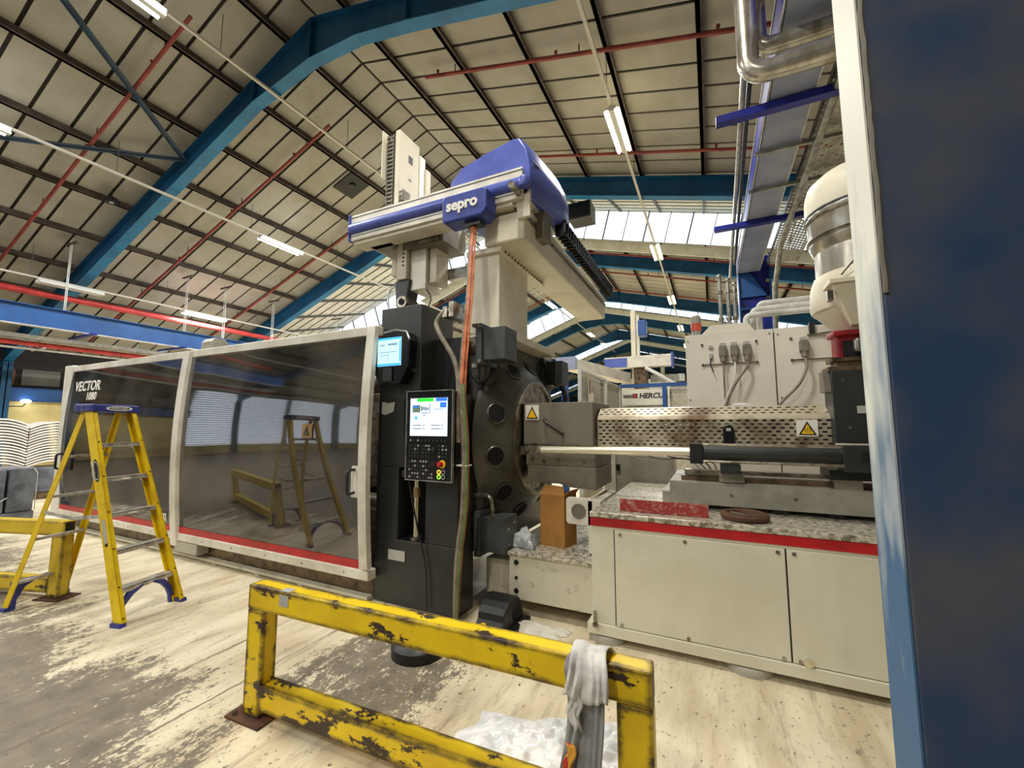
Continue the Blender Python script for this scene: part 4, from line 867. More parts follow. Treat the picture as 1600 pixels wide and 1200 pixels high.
# strip arm: aluminium rail with rounded blue front
y0 = 3.5
arm = part('strip_arm', MB().box(-3.88, -1.58, 3.53, 3.80, 3.88, 4.20), 'alu', t, .006)
half = [(3.53, 3.96)]+[(3.53-.055*math.sin(R(a)), 4.025-.065*math.cos(R(a))) for a in range(0, 181, 20)]+[(3.53, 4.09)]
part('blue_nose', MB().prism(half, -3.87, -1.58, 'x'), 'blue_hood', arm)
part('nose_cap', MB().lathe((-1.56, 3.53, 3.965), [(.02, 0), (.055, .015), (.066, .06), (.055, .105), (.02, .12)], 14), 'blue_hood', arm)
part('arm_end_cap', MB().box(-3.895, -3.88, 3.5, 3.82, 3.87, 4.21), 'blue_hood', arm, .006)
part('arm_groove', MB().box(-3.87, -1.58, 3.526, 3.532, 4.165, 4.172).box(-3.87, -1.58, 3.526, 3.532, 3.93, 3.937), 'dark_grey', arm)
part('arm_lower_rail', MB().box(-3.86, -1.7, 3.56, 3.78, 3.84, 3.88), 'robot_cream', arm, .004)
part('arm_rod_end', MB().cyl((-2.40, 3.40, 3.99), (-2.40, 3.53, 3.95), .03, 12), 'alu', arm)
# hood
def hood():
    m = MB(); front = [(-2.50, 4.16), (-2.44, 4.30), (-2.32, 4.41), (-2.0, 4.50), (-1.72, 4.555), (-1.64, 4.55), (-1.56, 4.42), (-1.52, 4.22), (-1.52, 3.98), (-1.56, 3.93), (-2.40, 3.93), (-2.50, 4.05)]
    secs = [(3.58, 1.0, 0.0, 0.), (3.62, 1.02, .012, 0.), (3.9, 1.04, .02, .03), (4.25, 1.0, .0, .10), (4.45, .92, -.05, .16), (4.55, .78, -.13, .17)]
    n = len(front); cxm, czm = -2.0, 4.12
    for y, sc, dz, dx in secs:
        for x, z in front: m.v.append((cxm+(x-cxm)*sc+(dx if x > -1.8 else 0), y, czm+(z-czm)*sc+(dz if z > 4.2 else 0)))
    for i in range(len(secs)-1):
        for k in range(n): k2 = (k+1) % n; m.face([i*n+k, i*n+k2, (i+1)*n+k2, (i+1)*n+k], True)
    m.face([k for k in range(n)]); m.face([(len(secs)-1)*n+k for k in range(n)]); return m
hd = part('hood', hood(), 'blue_hood', t, .01, label='rounded periwinkle blue plastic hood')
part('hood_seam', MB().tube([(-1.508, 3.62, 4.30), (-1.495, 3.9, 4.31), (-1.46, 4.2, 4.30), (-1.47, 4.42, 4.25)], .006, 5), 'dark_grey', hd)
# logo box
lb = part('logo_box', MB().prism([(-2.40, 3.72), (-2.37, 3.69), (-1.94, 3.69), (-1.90, 3.72), (-1.88, 3.76), (-1.88, 3.95), (-1.90, 3.975), (-2.37, 3.975), (-2.40, 3.95)], 3.34, 3.56, 'y'), 'blue_logo', t, .02)
part('logo_lettering', text_mb('sepro', .158, (-2.34, 3.337, 3.805), (1, 0, 0), (0, 0, 1), .012, 0, .006), 'white_print', lb)
part('cable_gland', MB().box(-2.16, -1.98, 3.40, 3.50, 3.64, 3.69), 'black', lb)
# vertical arm behind the rail
va = part('vertical_arm', MB().box(-3.53, -3.46, 3.88, 4.28, 3.5, 5.45), 'robot_cream', t, .006); part('arm_back_rail', MB().box(-3.52, -3.45, 4.28, 4.40, 3.5, 5.34), 'alu', t, .006); part('arm_back_rail', MB().box(-3.52, -3.43, 4.40, 4.50, 3.6, 5.20), 'robot_cream', t, .006)
part('arm_window', MB().box(-3.462, -3.456, 4.06, 4.14, 5.10, 5.20), 'black', va); part('arm_mark', MB().box(-3.462, -3.456, 4.07, 4.12, 4.86, 4.88), 'dark_grey', va)
part('chain_trough', MB().box(-3.74, -3.725, 3.86, 4.06, 4.85, 5.50).box(-3.74, -3.54, 4.05, 4.06, 4.85, 5.50), 'robot_cream', t)
chain_pts = [(-3.62, 5.40-.055*k) for k in range(18)]+[(-3.62+.09-.09*math.cos(R(a)), 4.45-.15*math.sin(R(a))) for a in range(15, 180, 22)]+[(-3.44, 4.5+.05*k) for k in range(3)]
for x, z in chain_pts:
    part('chain_link', MB().box(x-.055, x-.04, 3.885, 4.02, z-.022, z+.022).box(x+.04, x+.055, 3.885, 4.02, z-.022, z+.022).box(x-.055, x+.055, 3.89, 3.90, z-.012, z+.012).box(x-.05, x+.05, 3.98, 4.0, z-.02, z+.02), 'grey_box', t)
# carriage below the rail and wrist
part('arm_carriage', MB().box(-3.32, -2.72, 3.82, 4.3, 3.78, 4.1), 'grey_box', t, .008); part('carriage_door', MB().box(-3.06, -2.76, 3.80, 3.82, 3.80, 4.06), 'steel', t, .004)
part('slide_profile', MB().box(-3.42, -3.27, 3.84, 4.1, 3.42, 3.95), 'robot_cream', t, .006); part('slide_profile', MB().box(-3.25, -3.02, 3.90, 4.2, 3.28, 3.85), 'alu', t, .006); part('slide_profile', MB().box(-3.0, -2.90, 3.95, 4.2, 3.36, 3.8), 'robot_cream', t, .006)
for k in range(7): part('vent_slot', MB().box(-3.33, -3.30, 3.835, 3.842, 3.58+.05*k, 3.60+.05*k), 'black', t)
part('dirty_cover', MB().hexa([(-3.72, 3.7, 3.84), (-3.4, 3.7, 3.84), (-3.4, 4.2, 3.84), (-3.72, 4.2, 3.84), (-3.80, 3.7, 3.88), (-3.4, 3.7, 3.88), (-3.4, 4.2, 3.88), (-3.80, 4.2, 3.88)]), 'grey_box', t)
part('cross_tube', MB().box(-2.92, -2.55, 4.2, 4.3, 3.46, 3.60), 'galv', t, .004)
part('wrist', MB().prism([(-3.46, 3.42), (-3.22, 3.42), (-3.26, 3.2), (-3.20, 3.08), (-3.34, 3.02), (-3.44, 3.10)], 3.86, 4.06, 'y'), 'black_cab', t, .02); part('wrist_joint', MB().cyl((-3.31, 3.82, 3.13), (-3.31, 3.87, 3.13), .075, 16), 'steel', t); part('wrist_joint', MB().cyl((-3.31, 3.81, 3.13), (-3.31, 3.822, 3.13), .04, 14), 'hole_black', t); part('gripper', MB().prism([(-3.44, 2.92), (-3.14, 2.92), (-3.16, 3.02), (-3.24, 3.09), (-3.38, 3.07)], 3.87, 4.05, 'y'), 'brown_steel', t, .02); part('gripper_plate', MB().box(-3.46, -3.12, 3.84, 4.06, 2.84, 2.92), 'grey_box', t, .008)
part('air_hose', MB().tube(spline([(-3.42, 3.9, 3.4), (-3.56, 3.88, 3.3), (-3.52, 3.86, 3.05), (-3.38, 3.86, 2.95)]), .010, 6), 'white_cable', t); part('air_hose', MB().tube(spline([(-3.05, 3.95, 3.3), (-2.95, 3.92, 3.15), (-3.02, 3.9, 2.98), (-3.16, 3.88, 2.94)]), .008, 6), 'dark_cable', t)
part('support_bracket', MB().box(-2.62, -2.56, 4.0, 4.06, 3.7, 4.0).bar((-2.58, 4.03, 3.95), (-2.35, 4.03, 3.74), (0, .03, 0), (0, 0, .03)), 'alu', t); part('cross_rail', MB().box(-2.72, -2.0, 4.3, 4.4, 3.62, 3.68).box(-2.72, -2.0, 4.5, 4.6, 3.70, 3.76), 'robot_cream', t, .004)

# ------------------------------------------------------------------ electrical cabinet behind the barrel
t = thing('electrical_cabinet', (.7, 5.8, 0), 'cream electrical cabinet with grey plugs behind the perforated barrel cover', 'cabinet')
for x0, x1 in ((-.245, .672), (.682, 1.7)):
    cb = part('cabinet_body', MB().box(x0, x1, 5.42, 6.3, .05, 2.735), 'cab_white', t, .006); part('cabinet_door', MB().box(x0+.004, x1-.004, 5.40, 5.42, .1, 2.73), 'cab_white', t, .004)
    for x, z in ((x0+.03, 2.66), (x1-.04, 2.68), (x0+.03, 1.95)): part('door_screw', MB().cyl((x, 5.392, z), (x, 5.40, z), .010, 8), 'steel', cb)
part('lifting_lid', MB().prism([(-.06, 2.735), (.49, 2.735), (.43, 2.835), (.04, 2.835)], 5.42, 5.5, 'y'), 'cab_white', t, .004)
plate = part('socket_plate', MB().box(-.06, .50, 5.392, 5.40, 2.34, 2.62), 'cab_white', t, .002); part('socket_plate', MB().box(.83, 1.25, 5.392, 5.40, 2.34, 2.62), 'cab_white', t, .002)
for x0, x1 in ((-.06, .50), (.83, 1.3)):
    part('plate_rod', MB().cyl((x0, 5.385, 2.36), (x1, 5.385, 2.36), .006, 6), 'steel', plate)
    for x in (x0, x1): [part('plate_knob', MB().cyl((x, 5.375, z), (x, 5.40, z), .014, 8), 'brown_steel', plate) for z in (2.36, 2.60)]
for i, (x, big) in enumerate(((.03, 0), (.155, 1), (.275, 1), (.40, 1), (.94, 1))):
    if big:
        pg = part('plug', MB().box(x-.04, x+.04, 5.31, 5.39, 2.44, 2.56), 'plug_grey', t, .008); part('plug_latch', MB().box(x-.03, x+.03, 5.33, 5.40, 2.565, 2.60), 'label_grey', pg); part('plug_gland', MB().cyl((x, 5.34, 2.38), (x, 5.34, 2.44), .032, 12), 'grey_cable', pg)
    else:
        pg = part('plug', MB().box(x-.018, x+.018, 5.36, 5.39, 2.43, 2.49), 'label_grey', t, .004); part('plug_latch', MB().box(x-.022, x+.022, 5.37, 5.40, 2.55, 2.585), 'label_grey', pg); part('plug_chain', MB().tube(spline([(x, 5.35, 2.43), (x-.01, 5.35, 2.36), (x+.02, 5.34, 2.27)]), .007, 5), 'dark_cable', pg)
part('door_handle', MB().box(1.0, 1.05, 5.36, 5.40, 2.62, 2.76), 'black', t, .006); part('door_bar', MB().cyl((.98, 5.37, 2.62), (1.4, 5.37, 2.65), .012, 8), 'steel', t)
for pts, r, m, lb in (([(.155, 5.34, 2.39), (.155, 5.32, 2.2), (.155, 5.32, 1.9), (.14, 5.3, 1.7)], .010, 'grey_cable', 'thin grey cable hanging straight from the second cabinet plug'),
                      ([(.275, 5.34, 2.39), (.27, 5.30, 2.25), (.23, 5.28, 2.1), (.13, 5.28, 1.85), (.10, 5.28, 1.65)], .010, 'white_cable', 'white cable hanging from the third cabinet plug'),
                      ([(.40, 5.34, 2.39), (.39, 5.30, 2.30), (.28, 5.26, 2.14), (.17, 5.26, 1.9), (.13, 5.26, 1.65)], .015, 'grey_cable', 'thick grey cable curving from the fourth cabinet plug'),
                      ([(.94, 5.34, 2.39), (.94, 5.29, 2.26), (.86, 5.27, 2.08), (.70, 5.27, 1.90), (.58, 5.27, 1.72)], .014, 'grey_cable', 'grey cable curving from the lone plug on the right cabinet door')):
    cable('plug_cable', pts, r, m, lb, 'cables from the cabinet plugs')
cc = MB()
for k in range(5): cc.tube([(.27+(.12+.008*k)*math.cos(R(a))+.01*k, 5.28+.01*k, 1.80+(.07+.006*k)*math.sin(R(a))) for a in range(0, 361, 15)], .008, 5)
solo('cable_coil', cc, 'white_cable', 'coil of white cable behind the perforated barrel cover', 'cable coil')
t = thing('signal_beacon', (-.12, 5.6, 2.735), 'signal beacon with red lens on top of the cream electrical cabinet', 'beacon')
part('beacon_base', MB().cyl((-.12, 5.6, 2.735), (-.12, 5.6, 2.82), .05, 14), 'galv', t); part('beacon_lens', MB().cyl((-.12, 5.6, 2.82), (-.12, 5.6, 2.91), .06, 16), 'beacon_red', t); part('beacon_top', MB().lathe((-.12, 5.6, 2.91), [(.058, 0), (.058, .07), (.045, .10), (.01, .11)], 16), 'grey_panel', t)

# ------------------------------------------------------------------ material hopper
hx, hy = 1.20, 4.2
t = thing('material_hopper', (hx, hy, 2.09), 'cream and steel vacuum hopper loader beside the blue column', 'hopper')
part('hopper_lid', MB().lathe((hx, hy, 3.42), [(.385, 0), (.39, .04), (.385, .17), (.36, .25), (.28, .32), (.12, .35), (.01, .355)]), 'robot_cream', t); part('lid_seal', MB().lathe((hx, hy, 3.40), [(.37, 0), (.395, .004), (.395, .018), (.37, .022)]), 'black', t)
part('hopper_drum', MB().lathe((hx, hy, 3.08), [(.34, 0), (.35, .015), (.372, .07), (.376, .085), (.38, .29), (.388, .30), (.388, .32)]), 'steel_duct', t)
for zb_ in (3.345, 3.17): part('drum_band', MB().lathe((hx, hy, zb_), [(.378, 0), (.392, .008), (.378, .016), (.392, .024), (.378, .032)]), 'steel', t)
part('hopper_neck', MB().lathe((hx, hy, 2.88), [(.34, 0), (.34, .20)]), 'steel_duct', t)
part('hopper_housing', MB().lathe((hx, hy, 2.58), [(.385, 0), (.395, .03), (.395, .12), (.385, .22), (.36, .29), (.34, .30)]), 'robot_cream', t)
part('hopper_cone', MB().lathe((hx, hy, 2.36), [(.20, 0), (.375, .19), (.39, .23)], 8), 'robot_cream', t)
part('access_hatch', MB().hexa([(.98, 3.84, 2.40), (1.34, 3.84, 2.40), (1.34, 3.95, 2.40), (1.0, 3.95, 2.40), (.86, 3.74, 2.70), (1.34, 3.74, 2.70), (1.34, 3.95, 2.74), (.86, 3.95, 2.74)]), 'robot_cream', t, .006)
part('hatch_lip', MB().box(.84, 1.36, 3.725, 3.95, 2.70, 2.735), 'robot_cream', t, .004)
part('hatch_hinge', MB().box(.83, .865, 3.76, 3.82, 2.58, 2.66), 'steel', t); part('clamp', MB().box(1.05, 1.11, 3.80, 3.84, 3.14, 3.36), 'steel', t, .004); part('latch_box', MB().box(1.10, 1.25, 3.79, 3.84, 3.22, 3.40), 'grey_panel', t, .004)
part('hopper_wire', MB().tube(spline([(1.08, 3.80, 3.36), (1.10, 3.78, 3.15), (1.06, 3.80, 2.95), (.95, 3.88, 2.80)]), .006, 5), 'dark_cable', t)
part('throat_box', MB().box(.89, 1.32, 3.92, 4.06, 2.13, 2.36), 'red_cast', t, .02); part('throat_flange', MB().box(.87, 1.36, 3.88, 4.08, 2.33, 2.37), 'red_cast', t, .01); part('throat_opening', MB().box(.93, 1.2, 3.90, 3.925, 2.17, 2.29), 'black', t); part('throat_fitting', MB().box(.99, 1.12, 3.84, 3.92, 2.19, 2.30), 'steel', t, .02); part('lower_flange', MB().box(.85, 1.3, 3.86, 4.06, 2.13, 2.16), 'brown_steel', t)

# ------------------------------------------------------------------ services overhead on the right
x0, x1 = .80, 1.30
t = thing('service_beam', (1.05, 2, 5.65), 'boxed blue service beam running along the hall overhead on the right', 'beam')
part('beam_web', MB().box(x0, x0+.02, 1.8, 12.2, 5.65, 6.05), 'blue_strut', t); part('beam_soffit', MB().box(x0, x1, 1.8, 12.2, 5.65, 5.67), 'lav_beam', t)  # soffit is the same blue, paler because its light is put into the colour
for x in (x0-.008, x1-.008): part('beam_lip', MB().box(x, x+.016, 1.8, 12.2, 5.642, 5.66), 'galv_white', t)
part('beam_lip', MB().box(x0-.012, x0+.03, 1.8, 12.2, 6.05, 6.07), 'galv_white', t)
part('beam_top', MB().box(x0, x1, 1.8, 12.2, 6.03, 6.05), 'blue_strut', t)
for i, y in enumerate((5.72, 9.05)): solo('blue_channel', MB().bar((.22, y, 5.585), (2.4, y, 5.585), (0, .12, 0), (0, 0, .10)), 'blue_strut', 'bright blue steel channel hung across under the service beam, %s one' % ('near', 'far')[i], 'channel', 'blue channels under the service beam', .006)
for i, y in enumerate((6.7, 7.8)): solo('tray_strut', MB().bar((.74, y, 5.60), (2.3, y, 5.60), (0, .05, 0), (0, 0, .05)), 'galv', 'galvanised strut carrying the perforated tray, %s one' % ('near', 'far')[i], 'strut', 'galvanised struts overhead')
t = thing('perforated_tray', (1.8, 2, 5.70), 'galvanised perforated cable tray running overhead beside the service beam', 'cable tray')
tr = MB(); X0, X1, YA, YB = 1.45, 2.1, 3.2, 12.0; cw = .065; ny = int((YB-YA)/cw); nx = 10; cx = (X1-X0)/nx
for i in range(nx):
    for j in range(ny):
        a, b, c, d = X0+i*cx, X0+(i+1)*cx, YA+j*cw, YA+(j+1)*cw; b0 = len(tr.v)
        if (i+j) % 2: tr.v += [(a, c, 5.70), (b, c, 5.70), (b, d, 5.70), (a, d, 5.70)]; tr.face([b0, b0+1, b0+2, b0+3]); continue
        mx_, my_ = (a+b)/2, (c+d)/2; h = .017; tr.v += [(a, c, 5.70), (b, c, 5.70), (b, d, 5.70), (a, d, 5.70), (mx_-h, my_-h, 5.70), (mx_+h, my_-h, 5.70), (mx_+h, my_+h, 5.70), (mx_-h, my_+h, 5.70)]
        for k in range(4): m = (k+1) % 4; tr.face([b0+k, b0+m, b0+4+m, b0+4+k])
part('tray_bed', tr, 'galv', t)
for x in (X0, X1): part('tray_side', MB().box(x-.006, x+.006, YA, YB, 5.70, 5.78), 'galv', t)
solo('steel_conduit', MB().cyl((.52, 4.85, 5.82), (.66, 13, 5.82), .035, 10), 'galv', 'galvanised conduit running overhead left of the service beam', 'conduit')
solo('black_conduit', MB().cyl((.59, 4.85, 5.84), (.735, 12, 5.84), .03, 10), 'dark_cable', 'black pipe running overhead next to the galvanised conduit', 'conduit')
solo('grey_drop_pipe', MB().tube([(1.50, 4.6, 5.62), (1.49, 8.6, 5.50), (1.42, 9.6, 5.3), (1.36, 10.2, 4.6), (1.33, 10.4, 3.4)], .05, 10), 'galv', 'grey pipe running beside the perforated tray and dropping behind the hopper', 'pipe')
# polished vacuum ducts
solo('vacuum_duct', MB().tube([(.47, 4.3, 7.2), (.47, 4.3, 5.16)]+arc((.62, 4.3, 5.14), (-1, 0, 0), (0, 0, -1), .15, 0, 90, 8)+[(.85, 4.3, 4.985), (2.2, 4.3, 4.985)], .095, 18), 'steel_duct', 'polished steel vacuum duct bending to the right, the lower one', 'duct', 'polished vacuum ducts')
solo('vacuum_duct', MB().tube([(.60, 4.62, 7.4), (.60, 4.62, 5.66)]+arc((.72, 4.62, 5.62), (-1, 0, 0), (0, 0, -1), .12, 0, 90, 8)+[(.9, 4.62, 5.50), (2.3, 4.62, 5.50)], .085, 18), 'steel_duct', 'polished steel vacuum duct bending to the right, the upper one behind', 'duct', 'polished vacuum ducts')
# far blue service column
t = thing('service_column', (1.16, 12.4, 0), 'blue steel column with bolted gusset beyond the electrical cabinet', 'column')
part('column_flange', MB().box(.80, .83, 12.2, 12.6, 0, 6.1), 'blue_beam', t); part('column_flange', MB().box(1.52, 1.55, 12.2, 12.6, 0, 6.1), 'blue_beam', t); part('column_web', MB().box(.83, 1.52, 12.38, 12.42, 0, 6.1), 'blue_strut', t)
part('gusset', MB().prism([(.85, 5.0), (1.45, 5.0), (.95, 5.9), (.85, 5.9)], 12.28, 12.3, 'y'), 'blue_beam', t); part('splice_plate', MB().box(.83, 1.52, 12.2, 12.38, 4.66, 4.69), 'blue_beam', t)
for z in (4.9, 5.35): part('splice_bolt', MB().cyl((1.46, 12.15, z), (1.46, 12.2, z), .05, 10), 'chrome', t)
# galvanised pipes at the back of the hopper
pn = ['lowest', 'middle', 'highest']
for i, (xv, z, y) in enumerate(((.42, 2.93, 5.5), (.50, 3.02, 5.62), (.58, 3.12, 5.74))):
    solo('hopper_pipe', MB().tube([(xv, y, 2.735), (xv, y, z-.06)]+arc((xv+.06, y, z-.06), (-1, 0, 0), (0, 0, 1), .06, 0, 90, 5)+[(xv+.2, y, z), (1.45, y, z)], .034, 10), 'galv_white', 'galvanised pipe bending from the cabinet top to the hopper, %s of three' % pn[i], 'pipe', 'galvanised pipes into the hopper')
for i, (x, z1) in enumerate(((.17, 3.50), (.26, 3.44), (.33, 3.38))):
    t = thing('valve_pipe', (x, 5.75, 2.735), 'upright galvanised pipe with couplings on the cabinet top, %s of three' % ('leftmost', 'middle', 'rightmost')[i], 'pipe', 'upright valve pipes on the cabinet')
    part('pipe', MB().cyl((x, 5.75, 2.735), (x, 5.75, z1), .022, 10), 'galv', t)
    for z in (2.95, 3.3): part('coupling', MB().cyl((x, 5.75, z), (x, 5.75, z+.04), .034, 10), 'steel', t)
    part('valve_knob', MB().lathe((x, 5.75, z1), [(.012, 0), (.032, .02), (.03, .05), (.008, .06)], 10), 'galv', t)

# ------------------------------------------------------------------ neighbouring machine cell behind
def mesh_panel(parent, p0, p1, z0, z1, step=.05):
    p0, p1 = Vector(p0), Vector(p1); L = (p1-p0).length; d = (p1-p0)/L; m = MB()
    k = 0
    while k*step < L: q = p0+d*k*step; m.bar((q.x, q.y, z0), (q.x, q.y, z1), d*.006, d.cross(Vector((0, 0, 1)))*.006); k += 1
    z = z0
    while z < z1: m.bar((p0.x, p0.y, z), (p1.x, p1.y, z), (0, 0, .006), d.cross(Vector((0, 0, 1)))*.006); z += step
    return part('wire_mesh', m, 'mesh_wire', parent, kind='stuff')
def fence(name, p0, p1, z1, label, post='galv_white', grp=None, zmid=None):
    t = thing(name, ((p0[0]+p1[0])/2, (p0[1]+p1[1])/2, 0), label, 'guard fence', grp); p0v, p1v = Vector((*p0, 0)), Vector((*p1, 0)); d = (p1v-p0v).normalized(); s = d.cross(Vector((0, 0, 1)))
    for q in (p0v, p1v): part('post', MB().bar(q, q+Vector((0, 0, z1)), d*.06, s*.06), post, t)
    for z in (.1, z1-.03): part('rail', MB().bar(p0v+Vector((0, 0, z)), p1v+Vector((0, 0, z)), (0, 0, .05), s*.05), post, t)
    mesh_panel(t, p0v, p1v, .12, z1-.05); return t
f1 = fence('mesh_guard', (-2.3, 7.9), (-2.25, 9.8), 2.75, 'wire mesh guard panel with posted notices beside the black hoses')
part('notice', MB().box(-2.29, -2.275, 8.45, 8.62, 2.05, 2.66), 'sign_white', f1); part('notice', MB().box(-2.29, -2.275, 8.66, 8.86, 2.0, 2.34), 'sign_white', f1); part('notice_print', MB().box(-2.275, -2.273, 8.48, 8.59, 2.3, 2.6), 'red_pipe', f1)
part('panel_back', MB().box(-2.36, -2.34, 7.95, 9.75, .15, 2.7), 'mesh_back', f1)
f2 = fence('mesh_guard', (-2.25, 9.9), (-2.25, 11.55), 2.72, 'wire mesh guard panel between the noticed panel and the sign board', grp=None); part('panel_back', MB().box(-2.32, -2.30, 9.95, 11.5, .15, 2.68), 'mesh_back', f2)
solo('blue_guard_post', MB().box(-2.48, -2.38, 7.3, 7.42, 0, 2.72), 'blue_post', 'blue steel post beside the wire mesh guard', 'post')
t = thing('sign_fence', (-1.2, 11.6, 0), 'machine guard fence with long sign board and blue top rail', 'guard fence')
part('top_rail', MB().box(-2.25, .6, 11.55, 11.63, 2.66, 2.76), 'blue_beam', t); part('post', MB().box(-1.13, -1.03, 11.53, 11.63, 0, 2.70), 'blue_post', t)
sb = part('sign_board', MB().box(-2.2, -1.13, 11.58, 11.60, 2.18, 2.62), 'upstand', t); part('sign_lettering', text_mb('HERCULE', .19, (-1.73, 11.578, 2.37), (1, 0, 0), (0, 0, 1), .006, .15, .008), 'dark_grey', sb); part('sign_emblem', MB().box(-1.90, -1.77, 11.575, 11.58, 2.37, 2.50), 'red_pipe', sb); part('sign_bar', MB().box(-2.15, -1.90, 11.575, 11.58, 2.38, 2.47), 'grey_box', sb)
mesh_panel(t, (-2.2, 11.6, 0), (-1.13, 11.6, 0), 1.2, 2.18, .05); mesh_panel(t, (-1.03, 11.6, 0), (.6, 11.6, 0), 1.2, 2.66, .06); part('panel_back', MB().box(-2.2, .6, 11.66, 11.68, .1, 2.60), 'mesh_back', t); part('panel_post', MB().box(-1.0, -.95, 11.55, 11.6, 1.0, 2.66), 'upstand', t)
t = thing('second_robot', (-2., 13, 0), 'second take-out robot with white and blue rails above the mesh guards', 'robot')
part('robot_column', MB().box(-2.35, -2.0, 12.4, 12.8, 0, 3.0), 'robot_cream', t, .01)
part('cross_rail', MB().box(-2.75, -.90, 12.0, 12.3, 3.28, 3.60), 'alu', t, .006); part('rail_cap', MB().box(-.92, -.86, 11.95, 12.35, 3.24, 3.64), 'blue_hood', t, .01); part('rail_blue', MB().box(-2.75, -2.1, 11.985, 12.0, 3.3, 3.56), 'blue_hood', t)
part('vertical_profile', MB().box(-2.03, -1.9, 12.35, 12.5, 2.4, 5.03), 'robot_cream', t, .004); part('vertical_profile', MB().box(-1.88, -1.80, 12.40, 12.5, 2.5, 4.9), 'alu', t, .004); part('blue_cover', MB().box(-1.82, -1.60, 12.3, 12.7, 4.25, 4.70), 'blue_post', t, .02)
part('long_rail', MB().hexa([(-3.3, 9.6, 3.0), (-2.9, 9.6, 3.0), (-2.0, 12.0, 2.85), (-2.4, 12.0, 2.85), (-3.3, 9.6, 3.26), (-2.9, 9.6, 3.26), (-2.0, 12.0, 3.12), (-2.4, 12.0, 3.12)]), 'alu', t, .01); part('rail_cover', MB().box(-3.35, -2.86, 9.45, 9.62, 2.98, 3.28), 'lav_beam', t, .01)
part('carriage', MB().box(-1.95, -1.6, 12.2, 12.6, 2.6, 3.28), 'brown_steel', t, .01); part('wrist', MB().box(-1.75, -1.55, 12.1, 12.4, 2.3, 2.7), 'tape', t, .03); part('side_rail', MB().box(-1.55, -.62, 12.6, 12.8, 2.9, 3.1), 'galv_white', t, .006); part('upright', MB().box(-1.25, -1.15, 12.5, 12.6, 2.3, 3.3), 'robot_cream', t)
part('pipe_loop', MB().tube(spline([(-1.6, 12.0, 3.25), (-1.2, 11.95, 3.0), (-.8, 11.95, 2.75), (-.3, 11.95, 2.66), (.4, 11.95, 2.6)]), .05, 8), 'white_cable', t)
t = thing('blue_machine_top', (-1.6, 14.5, 0), 'white and blue machine housing behind the sign board', 'machine')
part('housing', MB().box(-2.6, .6, 14, 16.5, 0, 2.95), 'off_white', t, .03); part('housing_band', MB().box(-2.6, .6, 13.98, 14.0, 2.62, 2.78), 'blue_hood', t); part('housing_lid', MB().box(-2.2, -1.2, 14.2, 15.5, 2.95, 3.15), 'off_white', t, .04)
# grey cabinet seen under the barrel
t = thing('back_control_box', (-.85, 5.55, 0), 'grey panelled box seen below the barrel with black latch', 'cabinet')
part('box_body', MB().box(-1.15, -.42, 5.33, 5.8, 0, 1.28), 'grey_panel', t, .01); part('box_stile', MB().box(-1.22, -1.10, 5.28, 5.35, 0, 1.45), 'off_white', t, .004); part('box_latch', MB().box(-1.09, -1.05, 5.30, 5.335, 1.08, 1.16), 'black', t)
for i in range(4):
    rr = random.Random(i); cable('loose_wire', [(-.95+.2*i, 4.62, 1.40), (-.7+.15*i, 4.66, 1.28+.02*i), (-.45+.1*i, 4.7, 1.30), (-.25+.08*i, 4.72, 1.30-.01*i), (-.12+.05*i, 4.74, 1.20)], .007, ('white_cable', 'grey_cable', 'dark_cable', 'grey_cable')[i], '%s wire drooping under the barrel' % ('white', 'pale grey', 'black', 'long grey')[i], 'loose wires under the barrel')

